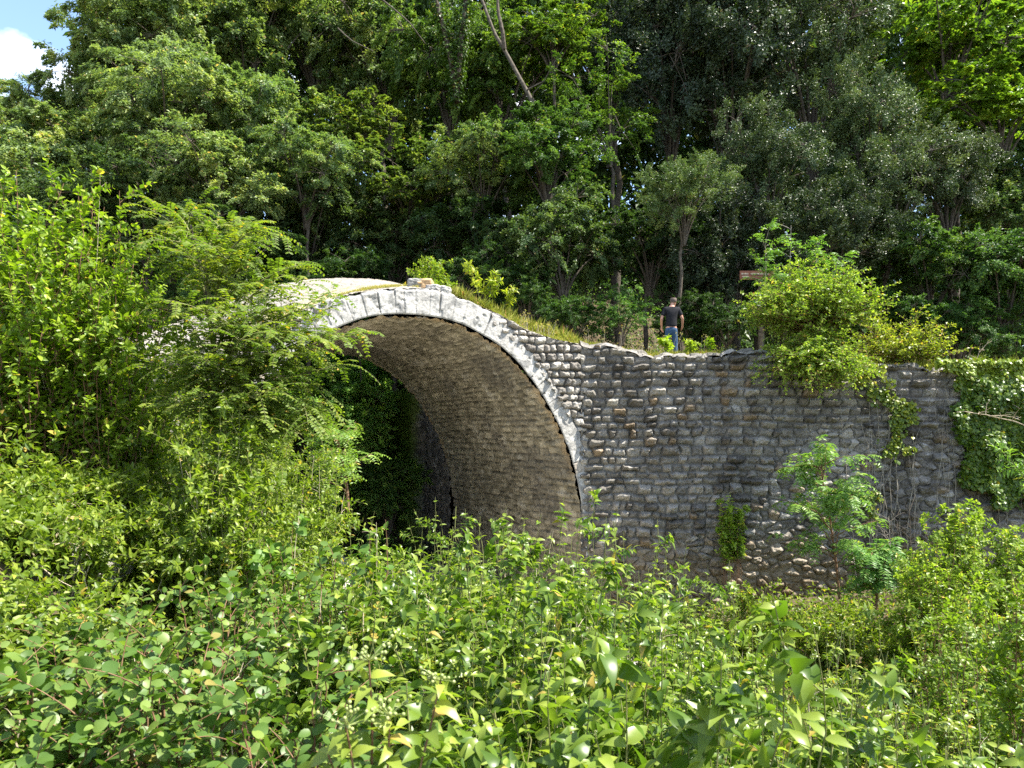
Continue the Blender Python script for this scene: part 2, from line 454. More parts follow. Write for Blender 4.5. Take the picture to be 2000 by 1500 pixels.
def build_bridge():
    g = np.random.default_rng(11)
    # soffit of the barrel vault
    s = np.linspace(.02, ALEN - .02, 420); v = np.linspace(0, WID, 260)
    S, Vv = np.meshgrid(s, v)
    u, z, nu_, nz_ = arc(S)
    d, sid, loc = courses(Vv, S - 9, g, .12, .22, .22, .60, .07, -2, 12)
    h = .045 * sstep(0, .04, d) + .05 * hsh(sid) + .05 * fbm(Vv * 2.5, S * 5) + .035 * fbm(Vv * 7, S * 14, 5.)
    N = -(nu_[..., None] * TT + nz_[..., None] * UP)
    c = mixc(np.array([.17, .15, .105]), np.array([.36, .32, .235]), hsh(sid, 3))
    c = c * (.42 + .58 * sstep(0, .035, d))[..., None] * (1 + .35 * fbm(Vv * 1.2, S * 1.2, 2.))[..., None]
    edge = sstep(.35, .0, np.minimum(Vv, WID - Vv)) * sstep(-1.8, -.3, z) 
    c = mixc(c, np.array([.36, .25, .13]), edge * .6)
    c = mixc(c, np.array([.11, .10, .085]), sstep(.1, .6, fbm(Vv * .6, S * .8, 7.)) * .6)
    c = mixc(c, np.array([.46, .43, .36]), sstep(.3, .7, fbm(Vv * 2.6, S * 3.4, 17.)) * .5)
    patch('vault', bp(u, Vv, z), N, h, np.clip(c, .02, .6), M_STONE, bridge)
    # ring of voussoirs on the near face (and a plain copy behind)
    for v0, sgn in ((0.0, -1), (WID, 1)):
        s = np.linspace(3.6 if sgn < 0 else 3.6, ALEN - .8, 640 if sgn < 0 else 160); r = np.linspace(0, 1, 44 if sgn < 0 else 12)
        S, Rr = np.meshgrid(s, r)
        u, z, nu_, nz_ = arc(S)
        sb = np.concatenate([[0], np.cumsum(g.uniform(.2, .36, 110))])
        vi = np.searchsorted(sb, S + .02 * vn(S * 2, Rr * 2)) - 1
        dj = np.minimum(S - sb[vi], sb[vi + 1] - S)
        th = .44 + (hsh(vi, 5) - .5) * .07 + .03 * vn(S * 4, S * 0)
        tp_ = ntop if sgn < 0 else ftop
        lim = np.full_like(u, .6)
        for _ in range(5): lim = np.clip((tp_(u + nu_ * lim) - z) / np.maximum(nz_, .3), .3, .95)
        kk = sstep(2.5, 1.8, np.abs(u))
        rr = Rr * (th * (1 - kk) + (lim - .01 + (hsh(vi, 5) - .5) * .05 + .02 * vn(S * 6, S * 0)) * kk)
        jd = sstep(0, .012, dj)
        gap = hsh(vi, 9) > .6
        ero = np.maximum(0, fbm(S * 3, rr * 3, 4.) - .35) * .12
        h = .045 + .008 * (hsh(vi) - .5) - .03 * (1 - jd) * (.35 + .65 * gap) - ero + .010 * fbm(S * 9, rr * 9) - .05 * sstep(.90, 1., Rr + .05 * vn(S * 5, S * 0)) - .02 * sstep(.05, 0, Rr) + .02 * fbm(S * 1.5, rr * 2)
        pit = sstep(.55, .8, vn(S * 7, rr * 7, 2.)) * .02
        h = h - pit
        base = mixc(np.array([.34, .325, .295]), np.array([.43, .415, .38]), hsh(vi, 2))
        dark = sstep(.0, .4, fbm(S * 7, rr * 5, 9.)) * .65
        c = mixc(base, np.array([.13, .13, .125]), dark)
        ora = sstep(.93, .97, hsh(vi, 7)) * sstep(-.1, .3, fbm(S * 3, rr * 3, 6.))
        c = mixc(c, np.array([.36, .27, .17]), ora * .6)
        streak = sstep(.1, .5, vn(S * 11, rr * 1.2, 5.)) * .35 * sstep(.2, 1, Rr)
        c = mixc(c, np.array([.24, .235, .23]), streak)
        c = c * (1 - .55 * (1 - jd) * (.4 + .6 * gap))[..., None]
        P = bp(u + nu_ * rr, np.full_like(u, v0), z + nz_ * rr)
        N = np.broadcast_to(sgn * NNV, P.shape)
        patch('voussoir_ring' if sgn < 0 else 'far_voussoir_ring', P, N, h, np.clip(c, .03, .8), M_RING, bridge)
    # spandrels
    for v0, sgn, st, top in ((0.0, -1, .022, ntop), (WID, 1, .07, ftop)):
        u1, z1 = np.arange(-9, 4.66, st), np.arange(-6, 5.2, st)
        U, Z = np.meshgrid(u1, z1)
        sg = np.linspace(0, ALEN, 500); au, az, an, anz = arc(sg)
        eu, ez = au + an * .3, az + anz * .3
        ezi = np.interp(U, eu[np.argsort(eu)], ez[np.argsort(eu)])
        ins = (Z < top(U) - .0) & ((Z > ezi) | (np.abs(U) > 4.85)) & (np.abs(U) > 1.9)
        d, sid, loc = courses(U + .05 * fbm(U * 5, Z * 5, 3.), Z + .05 * fbm(U * 5, Z * 5, 8.), g, .15, .24, .16, .36, .04)
        h = -.03 + .10 * hsh(sid) * sstep(0, .08, d) + .06 * sstep(0, .05, d) + .05 * fbm(U * 6, Z * 6) + .035 * fbm(U * 14, Z * 14)
        c = mixc(np.array([.16, .145, .125]), np.array([.40, .37, .32]), hsh(sid, 3))
        c = c * (.4 + .6 * sstep(.0, .035, d))[..., None] * (1 + .4 * fbm(U * 3, Z * 3, 3.))[..., None]
        m = ins[:-1, :-1] & ins[1:, 1:] & ins[1:, :-1] & ins[:-1, 1:]
        P = bp(U, np.full_like(U, v0), Z)
        patch('spandrel' if sgn < 0 else 'far_spandrel', P, np.broadcast_to(sgn * NNV, P.shape), h, np.clip(c, .03, .7), M_STONE, bridge, m)
    # paved deck
    u1, v1 = np.linspace(-11, 9, 560), np.linspace(0, WID, 180)
    U, Vv = np.meshgrid(u1, v1)
    k = Vv / WID
    Zt = ntop(U) * (1 - k) + ftop(U) * k - .03 + .25 * np.sin(math.pi * k) * 0
    d, sid = rubble(Vv, U, g, .2)
    h = .022 * sstep(0, .035, d) + .012 * hsh(sid) + .03 * fbm(U * 2, Vv * 2)
    c = mixc(np.array([.20, .18, .15]), np.array([.30, .275, .235]), hsh(sid, 2))
    c = c * (.6 + .4 * sstep(0, .02, d))[..., None]
    gr = sstep(.0, .35, fbm(U * .9, Vv * 1.5, 4.) + .3 - np.abs(Vv - .9) * .5)
    c = mixc(c, np.array([.33, .29, .13]), gr * .6)
    P = bp(U, Vv, Zt)
    patch('deck_paving', P, np.broadcast_to(UP, P.shape), h, np.clip(c, .03, .8), M_RING, bridge)
build_bridge()


# ------------------------------------------------------------------ retaining wall
WY = 19.0
WT_PX = [1130, 1195, 1247, 1300, 1405, 1468, 1560, 1650, 1751, 1807, 1900, 2100, 2400]
WT_PY = [671, 681, 693, 697, 692, 689, 697, 707, 716, 722, 726, 730, 735]
wtop = lambda x: (HY - np.interp(x / WY * F + 1000, WT_PX, WT_PY)) / F * WY


def build_wall():
    g = np.random.default_rng(21)
    w = empty('retaining_wall', (8, WY, -5), 'tall dark retaining wall of coursed rubble stone joined to the bridge', 'wall')
    st = .022
    x1, z1 = np.arange(1.76, 17, st), np.arange(-6, 2.4, st)
    X, Z = np.meshgrid(x1, z1)
    Xw = X + .060 * fbm(X * 4.5, Z * 4.5, 3.); Zw = Z + .055 * fbm(X * 4.5, Z * 4.5, 8.)
    d, sid, loc = courses(Xw, Zw, g, .17, .27, .18, .46, .04)
    d2, sid2 = rubble(Xw, Zw, g, .30); loc2 = rubble.ly
    px = X / WY * F + 1000; py = HY - Z / WY * F
    irr = sstep(1430, 1560, px + 60 * fbm(X * .8, Z * .8)) * sstep(800, 900, py + 60 * fbm(X, Z, 3.))
    irr = np.maximum(irr, sstep(1040, 1090, py + 40 * fbm(X * .7, Z * .7, 2.)))
    useR = irr > .5
    D = np.where(useR, d2, d); SID = np.where(useR, sid2 + 900000, sid)
    amp = np.where(useR, .13, .19) * (1 - .35 * sstep(1300, 1500, px) * sstep(720, 640, py))
    rnd = hsh(SID)
    rnd = rnd ** 1.3
    # stones jut out with a broken, rounded upper ledge that catches the high sun
    face = sstep(-.005, .06, D)
    lump = fbm(X * 6, Z * 7) * .6 + fbm(X * 14, Z * 16, 4.) * .4
    lc = np.where(useR, loc2, loc); pk = .60 + .22 * hsh(SID, 11)
    lip = np.where(lc < pk, (np.maximum(lc, 0) / pk) ** .7, np.clip((1 - lc) / (1 - pk), 0, 1) ** .8)
    h = amp * (.35 + .9 * rnd) * face * (.12 + .88 * lip) * (1 + .5 * lump) + .030 * lump + .016 * fbm(X * 26, Z * 26) + .015 * fbm(X * .5, Z * .5, 6.)
    lo = np.array([.105, .096, .082]); hi = np.array([.27, .25, .215])
    c = mixc(lo, hi, hsh(SID, 3))
    pale = (hsh(SID, 4) > np.where(useR, .66, .93)) * 1.0
    c = mixc(c, np.array([.37, .35, .31]), pale * (.4 + .4 * hsh(SID, 6)))
    och = (hsh(SID, 8) > .94) * 1.0
    c = mixc(c, np.array([.26, .19, .115]), och * .6)
    c = c * (1 - np.where(useR, .55, .35) * sstep(.03, .0, D))[..., None]
    c = c * (1 + .5 * fbm(X * 2.4, Z * 2.4, 3.))[..., None]
    c = mixc(c, np.array([.06, .052, .042]), np.clip(fbm(X * 1.1, Z * .7, 22.) * 1.8 - .25, 0, .55))
    # pale lime bloom, brown soil stain at the foot
    c = mixc(c, np.array([.42, .40, .37]), np.clip(fbm(X * 6, Z * 8, 12.) * 2.0 - .6, 0, 1) * .6)
    c = mixc(c, np.array([.20, .145, .08]), sstep(1020, 1130, py + 30 * vn(X, Z, 5.)) * .6)
    T = wtop(X) + .05 * vn(X * 3, X * 0) + .04 * vn(X * 8, X * 0)
    ins = Z < T
    m = ins[:-1, :-1] & ins[1:, 1:] & ins[1:, :-1] & ins[:-1, 1:]
    P = np.stack([X, np.full_like(X, WY), Z], -1)
    patch('wall_face', P, np.broadcast_to(np.array([0, -1., 0]), P.shape), h, np.clip(c, .02, .7), M_STONE, w, m)
    # rough capping course running back from the face
    x2, y2 = np.arange(1.76, 17, .04), np.arange(-.08, .62, .04)
    X, Yo = np.meshgrid(x2, y2)
    d2, s2 = rubble(X, Yo, g, .35)
    Zc = wtop(X) + .03 + .05 * vn(X * 3, X * 0) + .03 * vn(X * 7, Yo * 5) + .08 * hsh(s2) * sstep(0, .04, d2) + .03 * fbm(X * 6, Yo * 6) - .08 * sstep(.0, -.08, Yo)
    c = mixc(np.array([.13, .12, .10]), np.array([.27, .25, .22]), hsh(s2, 3)) * (.6 + .4 * sstep(0, .03, d2))[..., None]
    mesh_np('capping', np.stack([X, WY + Yo, Zc], -1).reshape(-1, 3), grid_faces(len(y2), len(x2)), M_STONE, w, cols=np.clip(c, 0, 1).reshape(-1, 3))
    # squared pier with ivy
    # path on the embankment
    x3, y3 = np.linspace(1.0, 60, 200), np.linspace(19.5, 25.5, 30)
    X, Y = np.meshgrid(x3, y3)
    Zp = wtop(np.minimum(X, 18)) - .02 + .06 * fbm(X * .8, Y * .8) - .35 * sstep(24.5, 25.5, Y) + .04
    tag(mesh_np('path', np.stack([X, Y, Zp], -1).reshape(-1, 3), grid_faces(len(y3), len(x3)), M_PATH, smooth=True), kind='structure')
build_wall()


# ------------------------------------------------------------------ forest trees
def crown_template(seed, Rm=3.5, nl=17, nc=17, nf=170, L=.15, W=.075, flat=.5, droop=.3, sparse=1.0, updir=.7, asp=.9):
    g = np.random.default_rng(seed)
    d = nrm(g.normal(0, 1, (nl, 3))); d[:, 2] = d[:, 2] * .9 + .12
    lc = d * g.uniform(.25, .85, (nl, 1)) * np.array([1, 1, asp]); lr = g.uniform(.18, .44, nl)
    cd = nrm(g.normal(0, 1, (nl, nc, 3)) + np.array([0, 0, .35]))
    cc = lc[:, None] + cd * lr[:, None, None] * g.uniform(.55, 1.1, (nl, nc, 1)) * np.array([1, 1, .75])
    cc = cc.reshape(-1, 3); cd = cd.reshape(-1, 3); M = len(cc)
    nfs = nf
    # every clump is a drooping spray of leaves along a short branchlet
    ax = nrm(cd * np.array([1, 1, .35]) + g.normal(0, .25, cd.shape))
    ls = g.uniform(.10, .30, (M, 1, 1)); tt = g.random((M, nfs, 1)) ** .8
    side = nrm(np.cross(ax, UP)); wd = .32 * ls * (1.05 - tt)
    off = ax[:, None] * ls * tt + side[:, None] * wd * g.normal(0, .8, (M, nfs, 1)) + UP * g.normal(0, flat * .07, (M, nfs, 1)) * (1.2 - tt)
    off[..., 2] -= droop * ls[..., 0] * tt[..., 0] ** 2 * .8
    P = (cc[:, None] + off) * Rm
    D = nrm(ax[:, None] * .7 + side[:, None] * g.normal(0, .8, (M, nfs, 1)) + g.normal(0, .3, P.shape) - UP * droop * .6)
    N = UP * updir + cd[:, None] * .45 + g.normal(0, .40, P.shape)
    tone = np.clip(.38 + .22 * g.normal(0, 1, (M, 1)) + .16 * g.normal(0, 1, (M, nfs)), 0, 1)
    fo = Foliage()
    sz = g.uniform(.65, 1.25, M * nfs)
    fo.add(P.reshape(-1, 3), D.reshape(-1, 3), N.reshape(-1, 3), L * sz, W * sz, tone.ravel(), kind='lo', droop=.15, fold=.3)
    V = np.concatenate(fo.V); Fc = np.concatenate(fo.F); T = np.concatenate(fo.T)
    # limbs reaching every lobe, twigs reaching the clumps
    b0 = np.tile(np.array([[0, 0, -1.0 * asp]]), (nl, 1)) + g.normal(0, .02, (nl, 3))
    mid = lc * np.array([.35, .35, .2]) + np.array([0, 0, -.25])
    c1 = bez(b0 * Rm, mid * Rm, lc * Rm, 9); r1 = np.linspace(.018, .006, 9)[None] * Rm * g.uniform(.7, 1.2, (nl, 1))
    k = g.permutation(M)[:M // 2]
    b = np.repeat(lc, nc, 0)[k]; e = cc[k]
    c2 = bez(b * Rm, (b * .5 + e * .5 + np.array([0, 0, .03])) * Rm, e * Rm, 5); r2 = np.linspace(.006, .002, 5)[None] * Rm * np.ones((len(k), 1))
    LV, LF = join([tubes(c1, r1, 5), tubes(c2, r2, 3)])
    return (V, Fc, T), (LV, LF)


def make_template(nm, leafmat, **kw):
    (V, Fc, T), (LV, LF) = crown_template(**kw)
    a = mesh_np('crown', V, Fc, leafmat, attrs={'tone': T}); b = mesh_np('limbs', LV, LF, M_BARK)
    me = (a.data, b.data, kw.get('Rm', 3.5))
    bpy.data.objects.remove(a); bpy.data.objects.remove(b)
    return me

TPL = {
    'd1': make_template('d1', M_FOR, seed=1), 'd2': make_template('d2', M_FOR, seed=2, nl=20, nc=16),
    'd3': make_template('d3', M_FOR, seed=3, nl=15, nc=18, L=.17, W=.07, droop=.6),
    's1': make_template('s1', M_FOR, seed=4, nl=12, nc=12, nf=70, L=.16, W=.08),
    'm1': make_template('m1', M_FOR, seed=5, nl=18, nc=14, nf=100, L=.18, W=.12, flat=.22, updir=1.2),
    'h1': make_template('h1', M_HOLM, seed=6, nl=18, nc=18, nf=190, L=.13, W=.06, flat=.8, droop=-.1, updir=.4, asp=1.1),
    'h2': make_template('h2', M_HOLM, seed=8, nl=20, nc=16, nf=190, L=.13, W=.06, flat=.8, droop=-.1, updir=.4, asp=1.15),
    'u1': make_template('u1', M_FOR, seed=9, Rm=1.6, nl=14, nc=12, nf=80, L=.12, W=.07, flat=.4),
}


def tree(name, label, cat, px, py, Y, rpx, tpl, tint=(1, 1, 1), sy=1.0, group='trees on the wooded slope', lean=0, trunk=True, bark=None, tr=1.0):
    rpx = rpx * (1.12 if px < 260 and py < 300 else 1.36)
    c = at(px, py, Y); r = rpx / F * Y
    bx = c[0] + lean * r + random.uniform(-.2, .2) * r; by = Y + random.uniform(.2, .6)
    gz = float(ground(bx, by))
    if py > 700 and px > 1000: pass
    t = empty(name, (bx, by, min(gz, c[2] - r * .5)), label, cat, group)
    cm, lm, R0 = TPL[tpl]
    s = r / R0; az = random.uniform(0, 6.28)
    for nm, me in (('crown', cm), ('limbs', lm)):
        o = bpy.data.objects.new(nm, me); col.objects.link(o); o.parent = t
        o.location = c - np.array(t.location); o.scale = (s, s, s * sy); o.rotation_euler = (0, 0, az)
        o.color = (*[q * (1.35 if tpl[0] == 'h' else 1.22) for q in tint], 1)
    b0 = np.array([[bx, by, t.location[2] - .4]]); b2 = c[None] - np.array([[0, 0, r * .35 * sy]])
    if trunk:
        g = np.random.default_rng(abs(int(px * 7 + py)))
        b1 = (b0 + b2) / 2 + g.normal(0, .12 * r, 3) * np.array([1, 1, 0])
        cv = bez(b0, b1, b2, 14) + g.normal(0, .02 * r, (1, 14, 3)) * np.array([1, 1, 0])
        rr = np.linspace(.055, .022, 14)[None] * max(r, 1.5) * tr
        V, Fc = tubes(cv, rr, 8)
        mesh_np('trunk', V, Fc, bark or M_BARK, t, smooth=True)
    return t

YEL = (1.5, 1.35, 1.0); LIT = (1.5, 1.45, .9); DK = (1.0, 1.0, 1.25); MID = (1.7, 1.5, 2.0); GRY = (2.35, 1.95, 2.9); BLU = (1.75, 1.6, 2.2)  # GRY carries haze, DK forest shade, painted into the leaf colour
TREES = [
 # px, py, Y, rpx, template, tint, sy, label
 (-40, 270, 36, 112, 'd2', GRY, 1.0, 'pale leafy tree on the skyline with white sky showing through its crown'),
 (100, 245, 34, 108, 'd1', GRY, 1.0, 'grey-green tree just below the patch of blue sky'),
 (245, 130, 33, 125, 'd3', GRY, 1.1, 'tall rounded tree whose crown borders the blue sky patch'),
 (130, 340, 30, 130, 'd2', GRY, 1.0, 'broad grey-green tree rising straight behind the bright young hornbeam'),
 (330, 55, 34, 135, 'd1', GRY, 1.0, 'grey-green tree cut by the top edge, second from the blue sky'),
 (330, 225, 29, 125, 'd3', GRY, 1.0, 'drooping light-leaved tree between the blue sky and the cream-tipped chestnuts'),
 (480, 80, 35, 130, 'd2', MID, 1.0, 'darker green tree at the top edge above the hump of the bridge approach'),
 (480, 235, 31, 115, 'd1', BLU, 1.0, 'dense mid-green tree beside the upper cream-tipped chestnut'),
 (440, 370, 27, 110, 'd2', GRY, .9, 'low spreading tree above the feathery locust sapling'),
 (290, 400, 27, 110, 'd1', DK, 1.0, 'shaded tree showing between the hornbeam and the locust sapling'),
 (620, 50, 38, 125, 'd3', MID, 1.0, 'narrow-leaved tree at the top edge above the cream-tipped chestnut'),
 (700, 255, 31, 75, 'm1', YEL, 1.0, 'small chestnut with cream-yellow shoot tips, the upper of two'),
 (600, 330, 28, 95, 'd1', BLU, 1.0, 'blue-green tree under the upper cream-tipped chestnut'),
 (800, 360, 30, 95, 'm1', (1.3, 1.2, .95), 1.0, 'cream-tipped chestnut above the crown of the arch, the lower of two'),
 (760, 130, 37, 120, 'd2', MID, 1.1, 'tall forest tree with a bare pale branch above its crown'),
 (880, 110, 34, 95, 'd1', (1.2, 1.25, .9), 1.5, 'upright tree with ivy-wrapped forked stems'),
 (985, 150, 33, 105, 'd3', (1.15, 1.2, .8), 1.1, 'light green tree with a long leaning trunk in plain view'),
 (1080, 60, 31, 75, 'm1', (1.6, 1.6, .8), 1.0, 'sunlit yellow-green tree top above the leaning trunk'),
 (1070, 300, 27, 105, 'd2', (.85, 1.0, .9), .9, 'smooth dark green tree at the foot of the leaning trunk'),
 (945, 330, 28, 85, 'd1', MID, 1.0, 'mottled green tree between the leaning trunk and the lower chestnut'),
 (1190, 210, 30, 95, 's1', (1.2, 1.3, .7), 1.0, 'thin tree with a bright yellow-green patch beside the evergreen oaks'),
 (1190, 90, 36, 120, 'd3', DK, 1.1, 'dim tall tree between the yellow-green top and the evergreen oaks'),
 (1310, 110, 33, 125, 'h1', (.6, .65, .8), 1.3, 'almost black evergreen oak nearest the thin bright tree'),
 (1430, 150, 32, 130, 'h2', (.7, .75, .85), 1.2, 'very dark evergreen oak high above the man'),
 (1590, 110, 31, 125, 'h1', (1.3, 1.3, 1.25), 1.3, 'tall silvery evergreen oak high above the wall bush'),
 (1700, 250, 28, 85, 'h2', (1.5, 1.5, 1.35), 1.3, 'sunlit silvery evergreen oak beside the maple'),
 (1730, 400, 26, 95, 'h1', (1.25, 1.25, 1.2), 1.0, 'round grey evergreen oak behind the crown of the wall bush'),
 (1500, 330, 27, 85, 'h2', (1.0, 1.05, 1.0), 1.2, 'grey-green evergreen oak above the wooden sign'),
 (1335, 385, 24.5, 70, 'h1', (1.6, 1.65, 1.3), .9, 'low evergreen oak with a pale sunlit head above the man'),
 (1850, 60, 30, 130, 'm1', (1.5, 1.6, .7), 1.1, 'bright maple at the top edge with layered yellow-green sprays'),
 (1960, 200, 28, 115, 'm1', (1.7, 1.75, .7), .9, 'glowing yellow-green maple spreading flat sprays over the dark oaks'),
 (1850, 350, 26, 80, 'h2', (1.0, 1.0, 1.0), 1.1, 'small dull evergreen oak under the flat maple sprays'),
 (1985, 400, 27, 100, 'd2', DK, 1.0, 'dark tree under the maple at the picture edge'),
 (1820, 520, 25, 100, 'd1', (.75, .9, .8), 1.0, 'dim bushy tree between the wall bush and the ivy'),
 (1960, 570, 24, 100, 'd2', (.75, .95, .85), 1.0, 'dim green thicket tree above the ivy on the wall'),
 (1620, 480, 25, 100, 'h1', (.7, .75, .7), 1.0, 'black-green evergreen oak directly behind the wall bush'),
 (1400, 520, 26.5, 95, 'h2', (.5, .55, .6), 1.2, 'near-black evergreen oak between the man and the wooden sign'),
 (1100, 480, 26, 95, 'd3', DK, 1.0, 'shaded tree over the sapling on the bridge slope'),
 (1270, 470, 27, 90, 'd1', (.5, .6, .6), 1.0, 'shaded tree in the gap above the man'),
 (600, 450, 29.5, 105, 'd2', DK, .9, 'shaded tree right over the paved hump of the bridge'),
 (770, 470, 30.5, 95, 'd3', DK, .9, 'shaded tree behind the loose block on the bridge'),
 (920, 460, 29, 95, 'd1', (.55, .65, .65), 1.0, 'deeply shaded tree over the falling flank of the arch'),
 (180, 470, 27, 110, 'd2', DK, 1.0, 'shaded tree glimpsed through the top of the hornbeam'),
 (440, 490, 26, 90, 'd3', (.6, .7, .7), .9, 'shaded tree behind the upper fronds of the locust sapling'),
 (600, 760, 29, 95, 'd1', (2.2, 2.5, 2.0), 1.0, 'dark tree seen through the arch behind the locust fronds'),  # arch trees: tints lifted in place of the missing light
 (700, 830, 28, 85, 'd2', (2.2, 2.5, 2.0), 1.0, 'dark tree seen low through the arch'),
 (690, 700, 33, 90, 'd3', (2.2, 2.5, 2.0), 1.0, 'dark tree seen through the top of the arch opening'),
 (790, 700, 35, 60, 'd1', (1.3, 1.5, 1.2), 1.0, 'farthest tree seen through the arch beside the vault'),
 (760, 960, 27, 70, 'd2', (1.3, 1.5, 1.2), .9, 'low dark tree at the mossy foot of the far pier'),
]
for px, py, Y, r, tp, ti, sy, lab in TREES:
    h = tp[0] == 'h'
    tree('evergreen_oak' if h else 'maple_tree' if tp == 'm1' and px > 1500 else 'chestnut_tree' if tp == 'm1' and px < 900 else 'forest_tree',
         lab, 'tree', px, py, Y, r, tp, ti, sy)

# leaning pale trunk and bare branches of the light green tree
def stem_part(nm, pts, r0, r1, mat, parent, n=8, jit=.0):
    p = np.array(pts, float); t = np.linspace(0, len(p) - 1, 24)
    c = np.stack([np.interp(t, np.arange(len(p)), p[:, k]) for k in range(3)], -1)
    g = np.random.default_rng(len(pts) * 7 + int(abs(p[0, 0]) * 100))
    c = c + np.cumsum(g.normal(0, jit, c.shape), 0) * .4
    V, Fc = tubes(c[None], np.linspace(r0, r1, 24)[None], n)
    return mesh_np(nm, V, Fc, mat, parent, smooth=True)


def clumped(name, cen, rad, nf, L, W, mat, g, tone=.3, tint=(1, 1, 1), zs=.7):
    n = len(cen)
    d = nrm(g.normal(0, 1, (n, nf, 3))) * (g.random((n, nf, 1)) ** .45)
    d[..., 2] *= zs
    lump = 1 + .45 * fbm(d[..., 0] * 2.2 + cen[:, None, 0], d[..., 1] * 2.2 + cen[:, None, 1], d[..., 2] * 2.2 + cen[:, None, 2])
    P = cen[:, None] + d * lump[..., None] * rad[:, None, None]
    P = P.reshape(-1, 3); m = len(P)
    fo = Foliage()
    fo.add(P, d.reshape(-1, 3) + g.normal(0, .6, (m, 3)) - UP * .2, UP * .8 + d.reshape(-1, 3) * .5 + g.normal(0, .4, (m, 3)), L * g.uniform(.6, 1.2, m), W * g.uniform(.6, 1.2, m),
           np.clip(tone + np.repeat(g.normal(0, .15, n), nf) + g.normal(0, .15, m), 0, 1), kind='lo', droop=.2)
    o = fo.build(name, mat, None); o.color = (*tint, 1)
    return tag(o, kind='stuff')


def forest_fill():
    g = np.random.default_rng(99)
    gx, gy = np.meshgrid(np.arange(-300, 2400, 62), np.arange(-140, 740, 62))
    px = (gx + g.uniform(-30, 30, gx.shape)).ravel(); py = (gy + g.uniform(-30, 30, gx.shape)).ravel()
    topy = np.interp(px, [-300, 60, 150, 300, 2350], [420, 360, 230, -200, -200])
    ok = py > topy; px, py = px[ok], py[ok]; n = len(px); Y = g.uniform(39, 49, n)
    cen = np.stack([(px - 1000) / F * Y, Y, (HY - py) / F * Y], -1)
    clumped('forest', cen, g.uniform(1.7, 2.6, n), 620, .50, .30, M_FOR, g, .38, (.85, .95, .9))
    n = 1150
    x = g.uniform(-32, 42, n); y = g.uniform(20, 46, n)
    u, v = uv(x, y)
    ok = ((u > 4.8) & (y > 24.2)) | ((u < 4.5) & (v > 8.6))
    x, y = x[ok], y[ok]; n = len(x)
    r = g.uniform(.6, 1.3, n) * np.clip((y - 16) / 12, .7, 1.5)
    cen = np.stack([x, y, ground(x, y) + r * .35], -1)
    n2 = 170
    uu = g.uniform(-8, 4, n2); v2 = g.uniform(10.5, 26, n2); xx = A0[0] + uu * TT[0] + v2 * NNV[0]; yy = A0[1] + uu * TT[1] + v2 * NNV[1]
    r2 = g.uniform(.7, 1.3, n2)
    clumped('ravine_undergrowth', np.stack([xx, yy, ground(xx, yy) + g.random(n2) ** 1.3 * 4.5 + .4], -1), r2, 300, .16, .085, M_FOR, g, .4, (2.8, 3.2, 2.4))  # leaf tint lifted to stand in for light missing in the ravine
    clumped('undergrowth', cen, r, 260, .16, .085, M_FOR, g, .35, (1.25, 1.4, 1.2))
forest_fill()


# ------------------------------------------------------------------ shrubs
def shrub(name, label, cat, px, py, Y, Rm, ns, L, W, lm, sm, kind='hi', seed=0, group=None, tw=3, nl=11, t0=.3, H=None, opp=True, droop=(.15, .6),
          up=.55, fwd=.45, tint=(1, 1, 1), sr=.006, twl=.28, tone=(.15, .65), arch=0., flat=False, cap=.35, base=.4, jit=.35, squash=1.0, fold=.3, upt=.3, hj=(.78, 1.06)):
    g = np.random.default_rng(abs(seed + int(px) * 13 + int(py) * 7))
    top = at(px, py, Y); gz = float(ground(top[0], Y))
    if H is not None: gz = top[2] - H
    Hh = top[2] - gz
    s = empty(name, (top[0], Y, gz), label, cat, group)
    th = g.uniform(0, 6.283, ns); q = np.sqrt(g.random(ns)); r = q * Rm
    dx, dy = np.cos(th) * r, np.sin(th) * r * squash
    b0 = np.stack([top[0] + dx * base, Y + dy * base, np.full(ns, gz - .05)], -1)
    tip = np.stack([top[0] + dx, Y + dy, gz + Hh * (1 - cap * q ** 2) * g.uniform(hj[0], hj[1], ns)], -1)
    b1 = b0 * .35 + tip * .65; b1[:, 2] = gz + (tip[:, 2] - gz) * (.62 + .55 * arch) ; b1[:, :2] -= np.stack([dx, dy], -1) * .18
    C = bez(b0, b1, tip, 12) + g.normal(0, .008, (ns, 12, 3)) * Hh
    fo = Foliage()
    if tw:
        C2 = twigs(C, tw, t0, twl, g, up=upt)
        leafy(fo, C2, max(4, nl // 2 + 1), .12, L, W, g, kind, opp, up, fwd, droop, tone=tone, flat=flat, jit=jit, fold=fold)
    leafy(fo, C, nl, t0, L, W, g, kind, opp, up, fwd, droop, tone=tone, flat=flat, jit=jit, fold=fold)
    f = fo.build('foliage', lm, s, smooth=kind in ('hi', 'round')); f.color = (*tint, 1)
    pr = [tubes(C, np.linspace(sr, sr * .3, 12)[None] * np.ones((ns, 1)), 5)]
    if tw: pr.append(tubes(C2, np.linspace(sr * .4, sr * .15, 7)[None] * np.ones((len(C2), 1)), 4))
    V, Fc = join(pr)
    mesh_np('stem', V, Fc, sm, s, smooth=True)
    if Y < 9 and kind in ('hi', 'mid', 'round'):
        nd = 5; k = g.integers(0, ns, nd)
        e = tip[k] + g.normal(0, .06, (nd, 3)); e[:, 2] -= g.uniform(-.03, .25, nd) * Hh
        Cd = bez(b0[k], b1[k] + g.normal(0, .08, (nd, 3)), e, 12) + g.normal(0, .006, (nd, 12, 3)); Ct = twigs(Cd, 3, .5, .16, g, up=.2)
        V, Fc = join([tubes(Cd, np.linspace(.005, .0018, 12)[None] * np.ones((nd, 1)), 4), tubes(Ct, np.linspace(.002, .001, 7)[None] * np.ones((len(Ct), 1)), 3)])
        mesh_np('dead_shoots', V, Fc, M_DRY, s)
    return s

